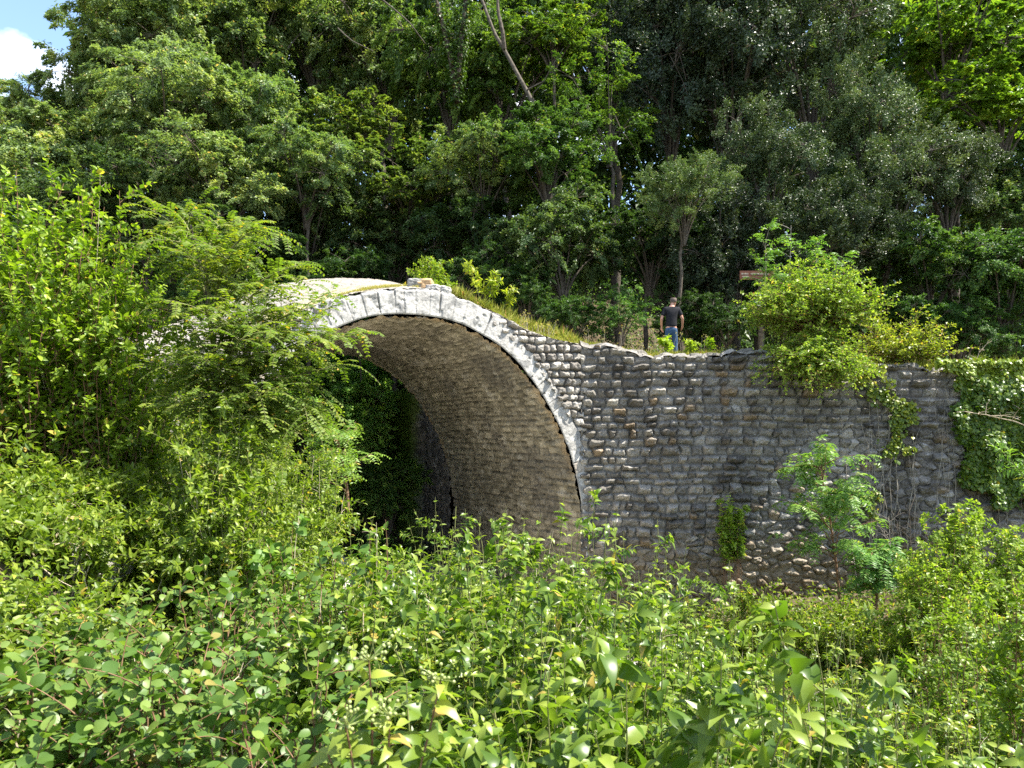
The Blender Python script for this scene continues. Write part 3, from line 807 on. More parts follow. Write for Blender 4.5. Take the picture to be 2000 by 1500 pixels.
DG = 'dogwood shrubs below the arch'
def dog(px, py, Y, Rm, ns, label, **k):
    a = dict(L=.075, W=.038, lm=M_DOG, sm=M_GSTEM, kind='hi', group=DG, nl=12, tw=3, droop=(.3, .9), fold=.35, tone=(.2, .75)); a.update(k)
    return shrub('dogwood_shrub', label, 'shrub', px, py, Y, Rm, ns, **a)

dog(1150, 1260, 2.3, .5, 34, 'dogwood with large drooping leaves in front of the arch foot', L=.088, W=.045)
dog(1490, 1150, 2.2, .42, 30, 'dogwood whose tall bare-necked shoots rise highest before the wall', cap=.5, L=.088, W=.045)
dog(1800, 1320, 2.3, .55, 34, 'dogwood with broad curled leaves below the grey shrub at the wall foot', L=.085, W=.044)
dog(2060, 1330, 2.3, .5, 28, 'dogwood cut by the picture edge under the green thicket')
dog(840, 1370, 2.1, .4, 26, 'low dark dogwood beside the berry-bearing branch')
dog(960, 1110, 3.4, .65, 44, 'dogwood at the middle of the thicket under the vault', L=.07, W=.035)
dog(1260, 1110, 3.2, .65, 44, 'dense dogwood in front of the edge between arch and wall', L=.07, W=.035)
dog(1560, 1210, 3.3, .65, 44, 'dogwood with narrow leaves below the sapling on the wall face', L=.07, W=.032)
dog(1860, 1290, 3.3, .65, 44, 'bushy dogwood between the broad-leaved one and the green thicket', L=.07, W=.033)
dog(720, 1130, 3.5, .6, 40, 'dogwood under the rounded pale-leaved wayfaring shrub', L=.07, W=.035)
dog(900, 985, 4.5, .65, 44, 'dogwood whose top shoots stand against the mossy far pier', L=.07, W=.034, cap=.5)
dog(1080, 1000, 4.7, .7, 48, 'dogwood whose top shoots stand against the brown vault', L=.07, W=.034, cap=.45)
dog(1260, 1030, 4.8, .7, 48, 'dogwood whose top shoots stand against the wall beside the arch edge', L=.07, W=.034, cap=.45)
dog(1450, 1130, 5.0, .7, 44, 'dogwood standing before the brown-stained wall foot', L=.07, W=.032)
dog(1700, 1225, 5.0, .8, 48, 'thin-leaved dogwood before the bare twigs at the wall foot', L=.065, W=.026, tint=(1.1, 1.0, 1.0))
dog(1960, 1270, 5.0, .8, 46, 'thin-leaved dogwood in front of the green thicket by the wall end', L=.065, W=.028)
dog(1000, 1000, 7.0, .95, 50, 'dogwood low in the ravine below the vault', L=.075, W=.036, kind='mid')
dog(1290, 1060, 7.5, 1.0, 50, 'dogwood low in the ravine below the arch edge', L=.075, W=.036, kind='mid')
dog(1580, 1190, 8.0, 1.0, 50, 'yellowish dogwood at the wall foot under the sapling', L=.07, W=.03, kind='mid', tint=(1.15, 1.05, .9))

dog(820, 1030, 5.6, .7, 48, 'dogwood in the shade gap under the mossy pier', L=.07, W=.034)
dog(1150, 985, 6.0, .9, 60, 'dogwood filling the ravine mouth right under the edge of the vault', L=.075, W=.036)
dog(980, 1000, 5.8, .8, 56, 'dogwood filling the ravine mouth under the middle of the vault', L=.075, W=.036)
dog(1350, 1075, 6.2, .8, 50, 'dogwood between the climbing column and the arch edge', L=.07, W=.034)
dog(1080, 1160, 2.9, .5, 36, 'dogwood with glossy hanging leaves behind the largest-leaved one', L=.075, W=.037)
dog(1660, 1260, 2.7, .5, 34, 'dogwood between the tall-shooted one and the broad curled one', L=.075, W=.036)

dog(700, 985, 8.0, .9, 50, 'dogwood across the shaded floor of the arch opening', L=.075, W=.036, kind='mid')
dog(860, 985, 8.2, .9, 50, 'dogwood screening the foot of the mossy far pier', L=.075, W=.036, kind='mid')
dog(1020, 1030, 3.9, .6, 44, 'dogwood with crowded shoots before the middle of the vault', L=.072, W=.036)
dog(1180, 1050, 3.8, .6, 44, 'dogwood with crowded shoots before the arch edge', L=.072, W=.036)
dog(780, 1060, 4.0, .55, 40, 'dogwood between the two pale rounded-leaved shrubs and the berry branch', L=.07, W=.035)

# shrubs of small rounded leaves, lower left
def elm(px, py, Y, Rm, ns, label, **k):
    a = dict(L=.050, W=.037, lm=M_ELM, sm=M_TWIG, kind='round', group='rounded-leaved elm scrub', nl=13, tw=3, opp=False, flat=True, droop=(.0, .3), arch=.5, up=.75, twl=.34, jit=.5, fold=.2, tone=(.1, .8))
    a.update(k)
    return shrub('elm_scrub', label, 'shrub', px, py, Y, Rm, ns, **a)

elm(70, 1320, 2.4, .55, 40, 'elm scrub with rounded leaves in the lowest corner beneath the rock')
elm(320, 1230, 2.6, .5, 36, 'elm scrub with reddish arching branches near the rock')
elm(560, 1290, 2.4, .45, 32, 'elm scrub beside the berry-bearing branch')
elm(150, 1190, 3.4, .5, 34, 'elm scrub whose long reddish branch crosses the foot of the rock')
elm(420, 1120, 3.6, .65, 44, 'elm scrub in the middle of the bank below the locust trunk')
elm(610, 1080, 4.0, .6, 42, 'elm scrub reaching towards the arch opening')

def wayfaring(px, py, Y, Rm, ns, label, **k):
    a = dict(L=.075, W=.055, lm=M_ELM, sm=M_TWIG, kind='round', group='pale rounded-leaf shrubs', nl=9, tw=2, opp=True, droop=(.05, .3), tint=(1.15, 1.2, 1.1))
    a.update(k)
    return shrub('wayfaring_shrub', label, 'shrub', px, py, Y, Rm, ns, **a)
wayfaring(735, 960, 4.6, .55, 22, 'pale rounded-leaved shrub spreading sprays across the foot of the far pier', cap=.6)
wayfaring(560, 1010, 4.8, .5, 22, 'pale rounded-leaved shrub below the locust fronds')

# bank of brambles and privet, left
def bram(px, py, Y, Rm, ns, label, **k):
    a = dict(L=.06, W=.026, lm=M_BRAM, sm=M_GSTEM, kind='mid', group='privet and bramble on the bank', nl=14, tw=4, opp=True, droop=(.1, .5), arch=.3, twl=.4, up=.6)
    a.update(k)
    return shrub('privet_shrub', label, 'shrub', px, py, Y, Rm, ns, **a)
bram(50, 950, 5.2, .75, 46, 'privet overhanging the pale rock')
bram(-70, 1040, 4.2, .6, 40, 'privet at the picture edge between the two pale rocks')
bram(10, 1190, 3.3, .45, 30, 'low privet at the picture edge below the small pale rock', L=.05, W=.024)
bram(260, 1000, 5.0, .7, 46, 'privet beside the pale rock on the arch side')
bram(450, 1000, 5.3, .7, 46, 'privet under the brown trunk of the locust sapling')
bram(120, 850, 6.2, .85, 54, 'yellow-green privet halfway up the bank above the rock')
bram(310, 840, 6.2, .8, 54, 'yellow-green privet between the rock and the locust trunk')
bram(480, 890, 6.4, .65, 40, 'privet wrapped round the locust trunk')
bram(40, 740, 7.0, .9, 56, 'privet in the shade line under the hornbeam')
bram(220, 720, 7.2, .95, 60, 'brightest privet under the edge of the hornbeam')
bram(400, 720, 7.4, .8, 52, 'privet in front of the bridge approach')
bram(560, 860, 7.2, .6, 40, 'privet leaning into the arch opening')
bram(330, 660, 9.5, 1.1, 50, 'privet at the head of the bridge approach')

bram(470, 700, 8.5, .9, 50, 'privet hiding the springing of the arch behind the locust')
bram(430, 800, 5.0, .45, 40, 'privet rising straight in front of the locust trunk')
bram(600, 780, 7.0, .5, 40, 'privet under the longest locust fronds by the arch', cap=.6)
bram(540, 960, 6.0, .7, 44, 'privet spilling below the lowest locust fronds')
bram(390, 920, 5.6, .7, 46, 'privet between the locust trunk and the rock')
bram(150, 1000, 4.6, .5, 34, 'privet sprouting over the top of the pale rock')
# young hornbeam
def hornbeam(px, py, Y, Rm, ns, label, **k):
    a = dict(L=.062, W=.034, lm=M_BRAM, sm=M_TWIG, kind='mid', group='hornbeams on the bank', nl=18, tw=7, opp=True, droop=(.05, .35), twl=.5, up=.5, cap=.45, t0=.15, tint=(1.15, 1.22, 1.0), upt=.55)
    a.update(k)
    return shrub('young_hornbeam', label, 'tree', px, py, Y, Rm, ns, **a)
hornbeam(60, 360, 5.8, .85, 70, 'bright yellow-green hornbeam filling the picture edge above the privet')
hornbeam(190, 345, 6.0, .70, 60, 'bright yellow-green hornbeam with upright tips beside the locust sapling')


# ------------------------------------------------------------------ locust sapling with feathery leaves
def pinnate(fo, P, D, length, g, pairs=8, lf=.036, lw=.017, droop=.5, tone=(.2, .7), kind='oval', rach=None):
    """compound leaves: P,D (n,3)"""
    n = len(P); D = nrm(D)
    Ln = length * g.uniform(.7, 1.15, n)[:, None]
    tip = P + D * Ln - UP * Ln * droop * g.uniform(.3, 1.2, (n, 1))
    C = bez(P, P + D * Ln * .55 + UP * Ln * .06, tip, 8)
    if rach is not None: rach.append(tubes(C, np.full((n, 8), .0016), 3))
    ts = np.linspace(.16, .97, pairs)[None] * np.ones((n, 1))
    X, T = sample(C, ts)
    S = nrm(np.cross(T, UP)); Nn = np.cross(S, T)
    tn = (tone[0] + (tone[1] - tone[0]) * g.random((n, 1))) * np.ones((1, pairs)) + g.normal(0, .1, (n, pairs))
    for sg in (1, -1):
        d = S * sg + T * .35 - Nn * .15 + g.normal(0, .12, X.shape)
        nn = Nn + g.normal(0, .18, X.shape)
        sz = (1 - .35 * np.abs(ts - .5)) * g.uniform(.85, 1.15, ts.shape)
        fo.add(X.reshape(-1, 3), d.reshape(-1, 3), nn.reshape(-1, 3), (lf * sz).ravel(), (lw * sz).ravel(), tn.ravel(), kind=kind, droop=.12, fold=.15)


def locust():
    g = np.random.default_rng(5)
    Y = 6.0
    b = at(425, 1010, Y); b[2] = float(ground(b[0], Y)) - .1
    t = empty('locust_sapling', b, 'feathery locust sapling with fern-like fronds hanging in front of the bridge', 'tree')
    trunk = np.array([[at(425, 1010, Y)[0], Y, b[2]], at(424, 850, Y), at(420, 700, Y), at(400, 560, Y), at(372, 440, Y)])
    stem_part('trunk', trunk, .035, .008, M_BARK, t, jit=.003)
    ends = [(500, 450, 5.9), (580, 520, 5.8), (350, 425, 6.1), (440, 475, 6.3), (520, 560, 5.6), (610, 600, 5.6), (690, 655, 5.5), (640, 720, 5.5), (600, 790, 5.5),
            (660, 650, 5.7), (540, 690, 5.4), (330, 520, 6.2), (480, 620, 5.5), (400, 520, 5.6), (560, 830, 5.6), (520, 760, 5.4), (460, 560, 6.3), (420, 640, 5.4), (350, 620, 6), (640, 790, 5.8), (470, 840, 5.5), (430, 440, 6.2), (540, 640, 5.3), (380, 690, 5.3), (490, 700, 5.2), (560, 740, 5.3), (450, 500, 5.6), (600, 660, 5.3), (520, 830, 5.2), (340, 460, 5.8), (440, 780, 5.2), (580, 700, 5.9), (400, 600, 5.2), (440, 860, 5.2), (380, 800, 5.2), (430, 720, 5.1), (500, 780, 5.1), (560, 640, 5.8), (620, 640, 5.9), (470, 660, 5.0), (530, 600, 5.2), (590, 850, 5.5), (490, 900, 5.3), (350, 740, 5.5)]
    E = np.array([at(*e) for e in ends])
    zt = np.clip(E[:, 2] - .45, at(0, 830, Y)[2], at(0, 470, Y)[2])
    B = np.stack([np.interp(zt, trunk[1:, 2], trunk[1:, k]) for k in range(3)], -1)
    C = bez(B, B * .4 + E * .6 + UP * .16, E, 14)
    pr = [tubes(C, np.linspace(.012, .003, 14)[None] * np.ones((len(C), 1)), 5)]
    fo = Foliage()
    C2 = twigs(C, 5, .22, .40, g, K=8, up=.15)
    pr.append(tubes(C2, np.linspace(.004, .0015, 8)[None] * np.ones((len(C2), 1)), 4))
    for CC, n, t0 in ((C, 13, .25), (C2, 6, .15)):
        M = len(CC)
        ts = t0 + (1 - t0) * (np.arange(n)[None] + g.random((M, n)) * .5 + .2) / n
        P, T = sample(CC, np.minimum(ts, 1))
        S = nrm(np.cross(T, UP)) * np.where(np.arange(n) % 2, 1, -1)[None, :, None]
        D = S * .9 + T * .7 + g.normal(0, .25, P.shape) + UP * .15
        pinnate(fo, P.reshape(-1, 3), D.reshape(-1, 3), .25, g, pairs=9, rach=pr, droop=.45, tone=(.25, .75))
    fo.build('foliage', M_ROB, t)
    V, Fc = join(pr)
    mesh_np('branches', V, Fc, M_GSTEM, t, smooth=True)
locust()

# ------------------------------------------------------------------ on and before the wall
def wallbush(px, py, Y, Rm, ns, label, **k):
    a = dict(L=.10, W=.055, lm=M_BRAM, sm=M_TWIG, kind='lo', nl=14, tw=7, twl=.95, cap=.75, t0=.1, H=2.6, sr=.014, base=.12, squash=.7, tone=(.1, .8), tint=(1.1, 1.15, 1.4), hj=(.45, 1.08), flat=True)
    a.update(k)
    return shrub('wall_bush', label, 'shrub', px, py, Y, Rm, ns, group='bushes on the wall top', **a)
wallbush(1590, 500, 18.9, 1.9, 120, 'bright bush growing out of the wall top and spilling over its edge', H=1.9, upt=.1)
wallbush(1590, 640, 18.5, 1.5, 70, 'lower skirt of leaves hanging over the wall under the bright bush', H=.9, upt=-.3, cap=1.2)
wallbush(1760, 600, 19.6, 1.5, 60, 'thin olive-tinged bush leaning from the bright bush towards the ivy', H=1.6, tint=(1.25, 1.1, 1.1), nl=10, tw=5)
def ash():
    g = np.random.default_rng(15)
    Y = 19.8
    t = empty('ash_sapling', at(1530, 690, Y), 'pale feathery ash sapling standing behind the bright wall bush', 'tree')
    fo = Foliage(); pr = []
    for (bx, tx, ty) in ((1490, 1495, 470), (1530, 1545, 440), (1560, 1600, 470), (1580, 1640, 500), (1550, 1520, 520)):
        tr = np.array([at(bx, 690, Y), at((bx + tx) / 2 + 5, 580, Y), at(tx, ty, Y)])
        C = bez(tr[0:1], tr[1:2], tr[2:3], 16); pr.append(tubes(C, np.linspace(.025, .006, 16)[None], 5))
        C2 = twigs(C, 12, .35, .7, g, K=7, up=.25); pr.append(tubes(C2, np.linspace(.008, .003, 7)[None] * np.ones((len(C2), 1)), 4))
        P, T = sample(C2, .2 + .8 * g.random((len(C2), 8)))
        D = nrm(g.normal(0, 1, P.shape) * np.array([1, 1, .3]) + T)
        pinnate(fo, P.reshape(-1, 3), D.reshape(-1, 3), .34, g, pairs=5, lf=.10, lw=.042, droop=.5, kind='lo', tone=(.3, .8))
    f = fo.build('foliage', M_ELM, t); f.color = (1.1, 1.25, 1.2, 1)
    V, Fc = join(pr); mesh_np('stem', V, Fc, M_PALEBARK, t, smooth=True)
ash()


def ailanthus(name, label, base, top, spread, Y, n, seed, tint=(1, 1, 1), lf=.10):
    g = np.random.default_rng(seed)
    b = at(base[0], base[1], Y); tp = at(top[0], top[1], Y)
    t = empty(name, b, label, 'tree', 'saplings before the wall')
    C = bez(b[None], (b + tp)[None] / 2 + np.array([[.1, 0, 0]]), tp[None], 14)
    C2 = twigs(C, n, .25, spread, g, K=8, up=.35, side=1.1)
    fo = Foliage(); pr = [tubes(C, np.linspace(.03, .01, 14)[None], 6), tubes(C2, np.linspace(.012, .004, 8)[None] * np.ones((n, 1)), 4)]
    P, T = sample(C2, .35 + .65 * g.random((n, 9)))
    D = nrm(g.normal(0, 1, P.shape) * np.array([1, 1, .35]) + T * .6)
    pinnate(fo, P.reshape(-1, 3), D.reshape(-1, 3), .32, g, pairs=7, lf=lf, lw=lf * .33, droop=.7, kind='lo', tone=(.25, .75))
    f = fo.build('foliage', M_ELM, t); f.color = (*tint, 1)
    V, Fc = join(pr); mesh_np('stem', V, Fc, M_TWIG, t, smooth=True)
ailanthus('tree_of_heaven', 'slender feathery sapling spreading flat leaves across the pale stones of the wall', (1640, 1170), (1600, 905), 1.35, 16.5, 44, 31, (1.3, 1.35, 1.3), .13)
ailanthus('tree_of_heaven', 'short greyish feathery sapling near the bare twigs at the wall foot', (1710, 1200), (1705, 1075), .8, 15.5, 26, 33, (1.2, 1.4, 1.5), .12)
ailanthus('tree_of_heaven', 'light feathery sprig standing in the shaded arch opening', (680, 1000), (655, 850), .7, 12, 22, 35, (1.4, 1.35, 1.0), .085)
shrub('climbing_plant', 'narrow column of climbing leaves on the wall face', 'plant', 1430, 960, 18.6, .35, 20, .12, .07, M_BRAM, M_TWIG, 'lo', tint=(1.3, 1.35, 1.5), H=2.4, nl=16, tw=2, twl=.25, cap=.2, base=.8, squash=.3)
def thick(px, py, Y, Rm, ns, label, **k):
    a = dict(L=.10, W=.05, lm=M_BRAM, sm=M_TWIG, kind='mid', nl=14, tw=5, twl=.6, cap=.6, t0=.15, sr=.01, group='thicket at the wall end')
    a.update(k)
    return shrub('thicket_shrub', label, 'shrub', px, py, Y, Rm, ns, **a)
thick(1900, 960, 15, 1.3, 60, 'pale yellow-green vine mass climbing the wall end below the ivy', L=.11, W=.07, kind='lo', tint=(1.25, 1.25, 1.6), tw=7)
thick(1830, 1040, 13, 1.0, 50, 'lower pale vine mass over the bare twigs', L=.10, W=.06, kind='lo', tint=(1.25, 1.25, 1.5))
thick(1960, 1120, 10, 1.2, 60, 'dense mid-green shrub below the pale vine mass', tint=(.85, .95, .9))
thick(1850, 1200, 9, .9, 50, 'mid-green shrub between the thin-leaved dogwoods and the vine mass', tint=(.85, .95, .9), L=.08, W=.04)
thick(2010, 1010, 7.5, .5, 26, 'glossy bright shrub at the picture edge below the ivy', L=.10, W=.05, tint=(1.0, 1.1, .7))
thick(1640, 1180, 14, 1.0, 44, 'scrub at the very foot of the wall by the slender sapling', L=.10, W=.05, kind='lo')
thick(1480, 1130, 15, .8, 30, 'scrub under the column of climbing leaves', L=.10, W=.05, kind='lo')


# ------------------------------------------------------------------ ivy on the wall
def ivy():
    g = np.random.default_rng(41)
    for nm, lab, rect, dens, thr, tint in (
        ('ivy', 'dark glossy ivy carpet covering the far end of the wall', (1815, 2150, 704, 1090), 44000, -.9, (.95, 1.05, .8)),
        ('ivy', 'thin yellow-green ivy trailing down the wall beside the bare pier', (1665, 1815, 712, 1010), 9000, .05, (1.5, 1.35, .9))):
        x0, x1, y0, y1 = rect
        o = empty('ivy', at((x0 + x1) / 2, y0, WY), lab, 'ivy', 'ivy on the wall')
        n = dens
        px = g.uniform(x0, x1, n); py = g.uniform(y0, y1, n)
        dn = fbm(px * .016, py * .016, 3.) * .9 + fbm(px * .05, py * .05, 5.) * .5
        if thr < 0:
            dn = dn + .75 - 1.3 * sstep(x0 + 75, x0 - 10, px + 25 * fbm(py * .03, px * 0)) * sstep(y0 - 30, y0 + 70, py) - 1.5 * sstep(-90, 130, py - np.interp(px, [x0, x0 + 60, x0 + 150, x1], [880, 930, 990, 1010]) + 40 * fbm(px * .03, py * .01))
            m = (dn > .1 * g.random(n)) & (py > y0 + 14 * fbm(px * .03, px * 0, 2.) - 6)
        else:
            m = dn > .0 + .35 * (py - y0) / (y1 - y0) + .3 * g.random(n)
        px, py = px[m], py[m]; n = len(px)
        bulge = np.clip(.22 + .35 * fbm(px * .022, py * .022, 9.), .02, .6) if thr < 0 else .12
        P = np.stack([(px - 1000) / F * WY, WY - .15 - bulge * g.random(n) ** .6, (HY - py) / F * WY], -1)
        D = np.stack([g.normal(0, .8, n), -.5 + g.normal(0, .4, n), -.8 + g.normal(0, .6, n)], -1)
        Nn = np.stack([g.normal(0, .55, n), -np.ones(n), .6 + g.normal(0, .55, n)], -1)
        fo = Foliage()
        s = g.uniform(.55, 1.4, n)
        fo.add(P, D, Nn, 0.092 * s, .082 * s, np.clip(g.normal(.35, .25, n) + .6 * sstep(770, 715, py + 20 * fbm(px * .03, py * .03)), 0, 1), kind='mid', droop=.15, fold=-.1)
        f = fo.build('foliage', M_IVY, o); f.color = (*tint, 1)
        k = 15
        sx = g.uniform(x0 + 10, x1 - 10, k); sy = g.uniform(y1, y1 + 140, k); ex = sx + g.normal(0, 30, k); ey = g.uniform(y0 + 20, y0 + 140, k)
        A = np.stack([at(a, b, WY - .14) for a, b in zip(sx, sy)]); E = np.stack([at(a, b, WY - .16) for a, b in zip(ex, ey)])
        C = bez(A, (A + E) / 2 + g.normal(0, .25, A.shape) * np.array([1, .1, 1]), E, 16) + np.cumsum(g.normal(0, .035, (k, 16, 3)) * np.array([1, .15, .6]), 1)
        V, Fc = tubes(C, np.linspace(.014, .005, 16)[None] * np.ones((k, 1)), 4)
        mesh_np('vine_stem', V, Fc, M_PALEBARK, o)
ivy()


# ------------------------------------------------------------------ grass and ground cover
def grass_patch(name, P, hgt, g, tone, wid=.012, lean=.35, mat=None):
    n = len(P)
    D = UP + g.normal(0, lean, (n, 3)); D[:, 2] = np.abs(D[:, 2])
    fo = Foliage()
    fo.add(P, D, g.normal(0, 1, (n, 3)), hgt, wid * np.ones(n), tone, kind='lo', droop=.3, fold=.1)
    return fo.build(name, mat or M_GRASS, None)


def ground_cover():
    g = np.random.default_rng(61)
    # wall-top grass
    n = 26000
    x = g.uniform(1.2, 16, n); y = WY + .12 + 2.2 * g.random(n) ** 1.4
    z = wtop(x) + .02
    lush = fbm(x * .9, y * .9, 2.)
    keep = (lush > -.35) & ~((np.abs(x - 4.6) < .6) & (y < 19.2))
    x, y, z, lush = x[keep], y[keep], z[keep], lush[keep]
    tn = np.clip(.55 - .5 * lush + g.normal(0, .15, len(x)), 0, 1)
    tag(grass_patch('grass', np.stack([x, y, z], -1), g.uniform(.08, .30, len(x)) * np.clip(.7 + 1.5 * lush, .3, 2.0) * np.where(x > 10, 1.5, 1.0), g, tn, .016), kind='stuff')
    # grass on the falling flank and dry turf on the deck edge
    n = 9000
    u = np.concatenate([g.uniform(.9, 5.2, n), g.uniform(-3.2, .2, n)]); v = np.concatenate([.1 + 1.6 * g.random(n) ** 1.3, .25 + g.random(n) ** 1.5 * 1.5])
    lush = fbm(u * 1.1, v * 1.5, 9.)
    keep = lush > np.where(u > .8, -.22, .05)
    u, v, lush = u[keep], v[keep], lush[keep]
    k = v / WID; z = ntop(u) * (1 - k) + ftop(u) * k
    P = A0 + u[:, None] * TT + v[:, None] * NNV + z[:, None] * UP
    h = np.where(u > .8, g.uniform(.06, .30, len(u)) * (1 + sstep(1, 4, u) * .6) * np.clip(.5 + 1.6 * lush, .25, 1.8), g.uniform(.03, .08, len(u)))
    tn = np.clip(np.where(u > .8, .5, .85) + g.normal(0, .2, len(u)), 0, 1)
    tag(grass_patch('dry_grass', P, h, g, tn, .012), kind='stuff')
    # leafy ground cover over the near slopes
    n = 150000
    Y = 1.4 + 17 * g.random(n) ** 1.25; X = g.uniform(-.95, .85, n) * Y
    u, v = uv(X, Y)
    keep = (v < -.3) & (Y < 18.7) & ~((np.abs(u) < 4) & (v > -5))
    X, Y = X[keep], Y[keep]; n = len(X)
    hh = np.clip(.35 + .5 * fbm(X * .7, Y * .7, 4.), .05, .9)
    P = np.stack([X, Y, ground(X, Y) + g.random(n) * hh], -1)
    fo = Foliage(); sc_ = np.clip(Y / 6, .55, 1.7)
    fo.add(P, g.normal(0, 1, (n, 3)), UP + g.normal(0, .45, (n, 3)), g.uniform(.05, .09, n) * sc_, g.uniform(.025, .045, n) * sc_, np.clip(g.normal(.4, .25, n), 0, 1), kind='lo', droop=.2)
    tag(fo.build('ground_cover', M_BRAM, None), kind='stuff')
ground_cover()
# ------------------------------------------------------------------ understory
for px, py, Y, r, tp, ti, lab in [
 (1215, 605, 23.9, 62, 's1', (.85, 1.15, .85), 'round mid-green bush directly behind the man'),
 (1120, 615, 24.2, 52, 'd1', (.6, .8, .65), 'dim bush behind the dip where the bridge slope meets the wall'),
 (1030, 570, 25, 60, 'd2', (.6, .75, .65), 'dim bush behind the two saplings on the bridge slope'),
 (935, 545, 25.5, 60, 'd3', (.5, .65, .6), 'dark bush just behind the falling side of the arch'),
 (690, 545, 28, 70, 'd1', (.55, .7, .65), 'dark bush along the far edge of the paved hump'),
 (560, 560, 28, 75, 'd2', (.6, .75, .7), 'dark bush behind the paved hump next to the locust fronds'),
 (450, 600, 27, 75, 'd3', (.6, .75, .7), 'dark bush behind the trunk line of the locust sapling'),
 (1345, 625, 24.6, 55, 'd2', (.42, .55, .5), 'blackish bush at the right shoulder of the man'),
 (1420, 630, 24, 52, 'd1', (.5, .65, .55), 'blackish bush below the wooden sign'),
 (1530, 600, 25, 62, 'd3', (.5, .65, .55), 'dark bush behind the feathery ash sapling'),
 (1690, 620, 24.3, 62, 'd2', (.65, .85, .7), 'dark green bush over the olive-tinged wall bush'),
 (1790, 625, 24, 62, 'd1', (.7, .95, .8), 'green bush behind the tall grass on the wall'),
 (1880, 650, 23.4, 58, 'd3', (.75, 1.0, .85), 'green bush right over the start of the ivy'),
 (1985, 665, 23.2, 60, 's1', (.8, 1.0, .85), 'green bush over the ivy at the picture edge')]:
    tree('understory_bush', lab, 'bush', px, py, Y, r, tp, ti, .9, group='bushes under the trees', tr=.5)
shrub('sunlit_bush', 'bright yellow-green bush behind the loose block on the bridge', 'bush', 838, 492, 22.5, .85, 40, .11, .055, M_BRAM, M_TWIG, 'lo', group='bushes under the trees', H=1.7, nl=12, tw=6, twl=.5, cap=.7, t0=.1, base=.2, sr=.01, tint=(1.2, 1.2, 1.1), hj=(.5, 1.05))

M_BARK2 = plain_mat('grey_bark', (.06, .05, .038), (.14, .122, .095), 9, .9, .15)
by_label = {o['label']: o for o in col.objects if o.get('label')}
lean = by_label['light green tree with a long leaning trunk in plain view']
stem_part('leaning_trunk', [at(1062, 330, 29), at(1056, 250, 29), at(1040, 200, 29), at(1002, 130, 29.2), at(965, 65, 29.4), at(930, -30, 29.6)], .11, .055, M_BARK2, lean, jit=.012)
stem_part('bare_branch', [at(1030, 175, 29), at(1062, 160, 28.8), at(1085, 120, 28.7), at(1100, 95, 28.6)], .03, .010, M_BARK2, lean, jit=.01)
stem_part('bare_branch', [at(1052, 215, 29), at(1040, 190, 28.8), at(1042, 180, 28.6), at(1060, 165, 28.5)], .03, .010, M_BARK2, lean, jit=.01)
stem_part('bare_branch', [at(985, 95, 29.2), at(982, 60, 29), at(975, 25, 29), at(972, -20, 29)], .09, .05, M_BARK, lean, jit=.012)
bare = by_label['tall forest tree with a bare pale branch above its crown']
stem_part('bare_branch', [at(735, -10, 31.5), at(770, 18, 31.5), at(800, 45, 31.6), at(830, 85, 32)], .04, .02, M_BARK2, bare, jit=.01)
stem_part('bare_branch', [at(660, 55, 31), at(690, 80, 31), at(730, 100, 31.3)], .03, .012, M_BARK2, bare, jit=.01)
ivt = by_label['upright tree with ivy-wrapped forked stems']
for pts in ([(893, 200), (882, 120), (868, 60), (850, -10)], [(893, 200), (898, 110), (905, 50), (912, -20)]):
    P = np.array([at(a, b, 30) for a, b in pts])
    stem_part('forked_stem', P, .13, .08, M_BARK, ivt, jit=.01)
    g = np.random.default_rng(int(pts[2][0])); n = 900
    t = g.random(n) * (len(P) - 1); C = np.stack([np.interp(t, range(len(P)), P[:, k]) for k in range(3)], -1)
    d = nrm(g.normal(0, 1, (n, 3)) * np.array([1, 1, .3]))
    fo = Foliage(); fo.add(C + d * g.uniform(.12, .32, (n, 1)), d * .6 - UP * .5, d + UP * .6, .13, .12, np.clip(g.normal(.25, .15, n), 0, 1), kind='lo')
    f = fo.build('ivy_wrap', M_IVY, ivt); f.color = (.7, .8, .8, 1)


# ------------------------------------------------------------------ rocks and loose stone
def blob(name, c, size, g, col_fn, parent=None, boxy=.0, n=60, amp=.18, fr=1.6, mat=None):
    th = np.linspace(0, math.pi, n); ph = np.linspace(0, 2 * math.pi, 2 * n)
    PH, TH = np.meshgrid(ph, th)
    d = np.stack([np.sin(TH) * np.cos(PH), np.sin(TH) * np.sin(PH), np.cos(TH)], -1)
    if boxy: d = d / (np.abs(d) ** (2 + 8 * boxy)).sum(-1, keepdims=True) ** (1 / (2 + 8 * boxy))
    o = g.uniform(0, 9)
    nz = fbm(d[..., 0] * fr + o, d[..., 1] * fr, d[..., 2] * fr, 5)
    rid = np.abs(fbm(d[..., 0] * 3 + o, d[..., 1] * 3, d[..., 2] * 6 + 4, 4))
    P = np.asarray(c) + d * np.asarray(size) * (1 + amp * nz - amp * .8 * rid)[..., None]
    return mesh_np(name, P.reshape(-1, 3), grid_faces(n, 2 * n), mat or M_RING, parent, cols=np.clip(col_fn(d, P, nz), .02, .9).reshape(-1, 3), smooth=True)


g_ = np.random.default_rng(71)
rk = lambda d, P, nz: mixc(np.array([.17, .155, .135]), np.array([.40, .38, .345]), np.clip(.5 + nz, 0, 1))
c = at(62, 1120, 4.7)
rock = blob('rock', c, (.50, .45, .42), g_, rk, amp=.35, fr=1.3)
tag(rock, 'pale weathered rock half buried in the bank under the privet', 'rock')
c2 = at(20, 1215, 4.3)
tag(blob('rock', c2, (.26, .3, .2), g_, rk, amp=.35, fr=1.5), 'small pale rock below the larger half-buried one', 'rock')
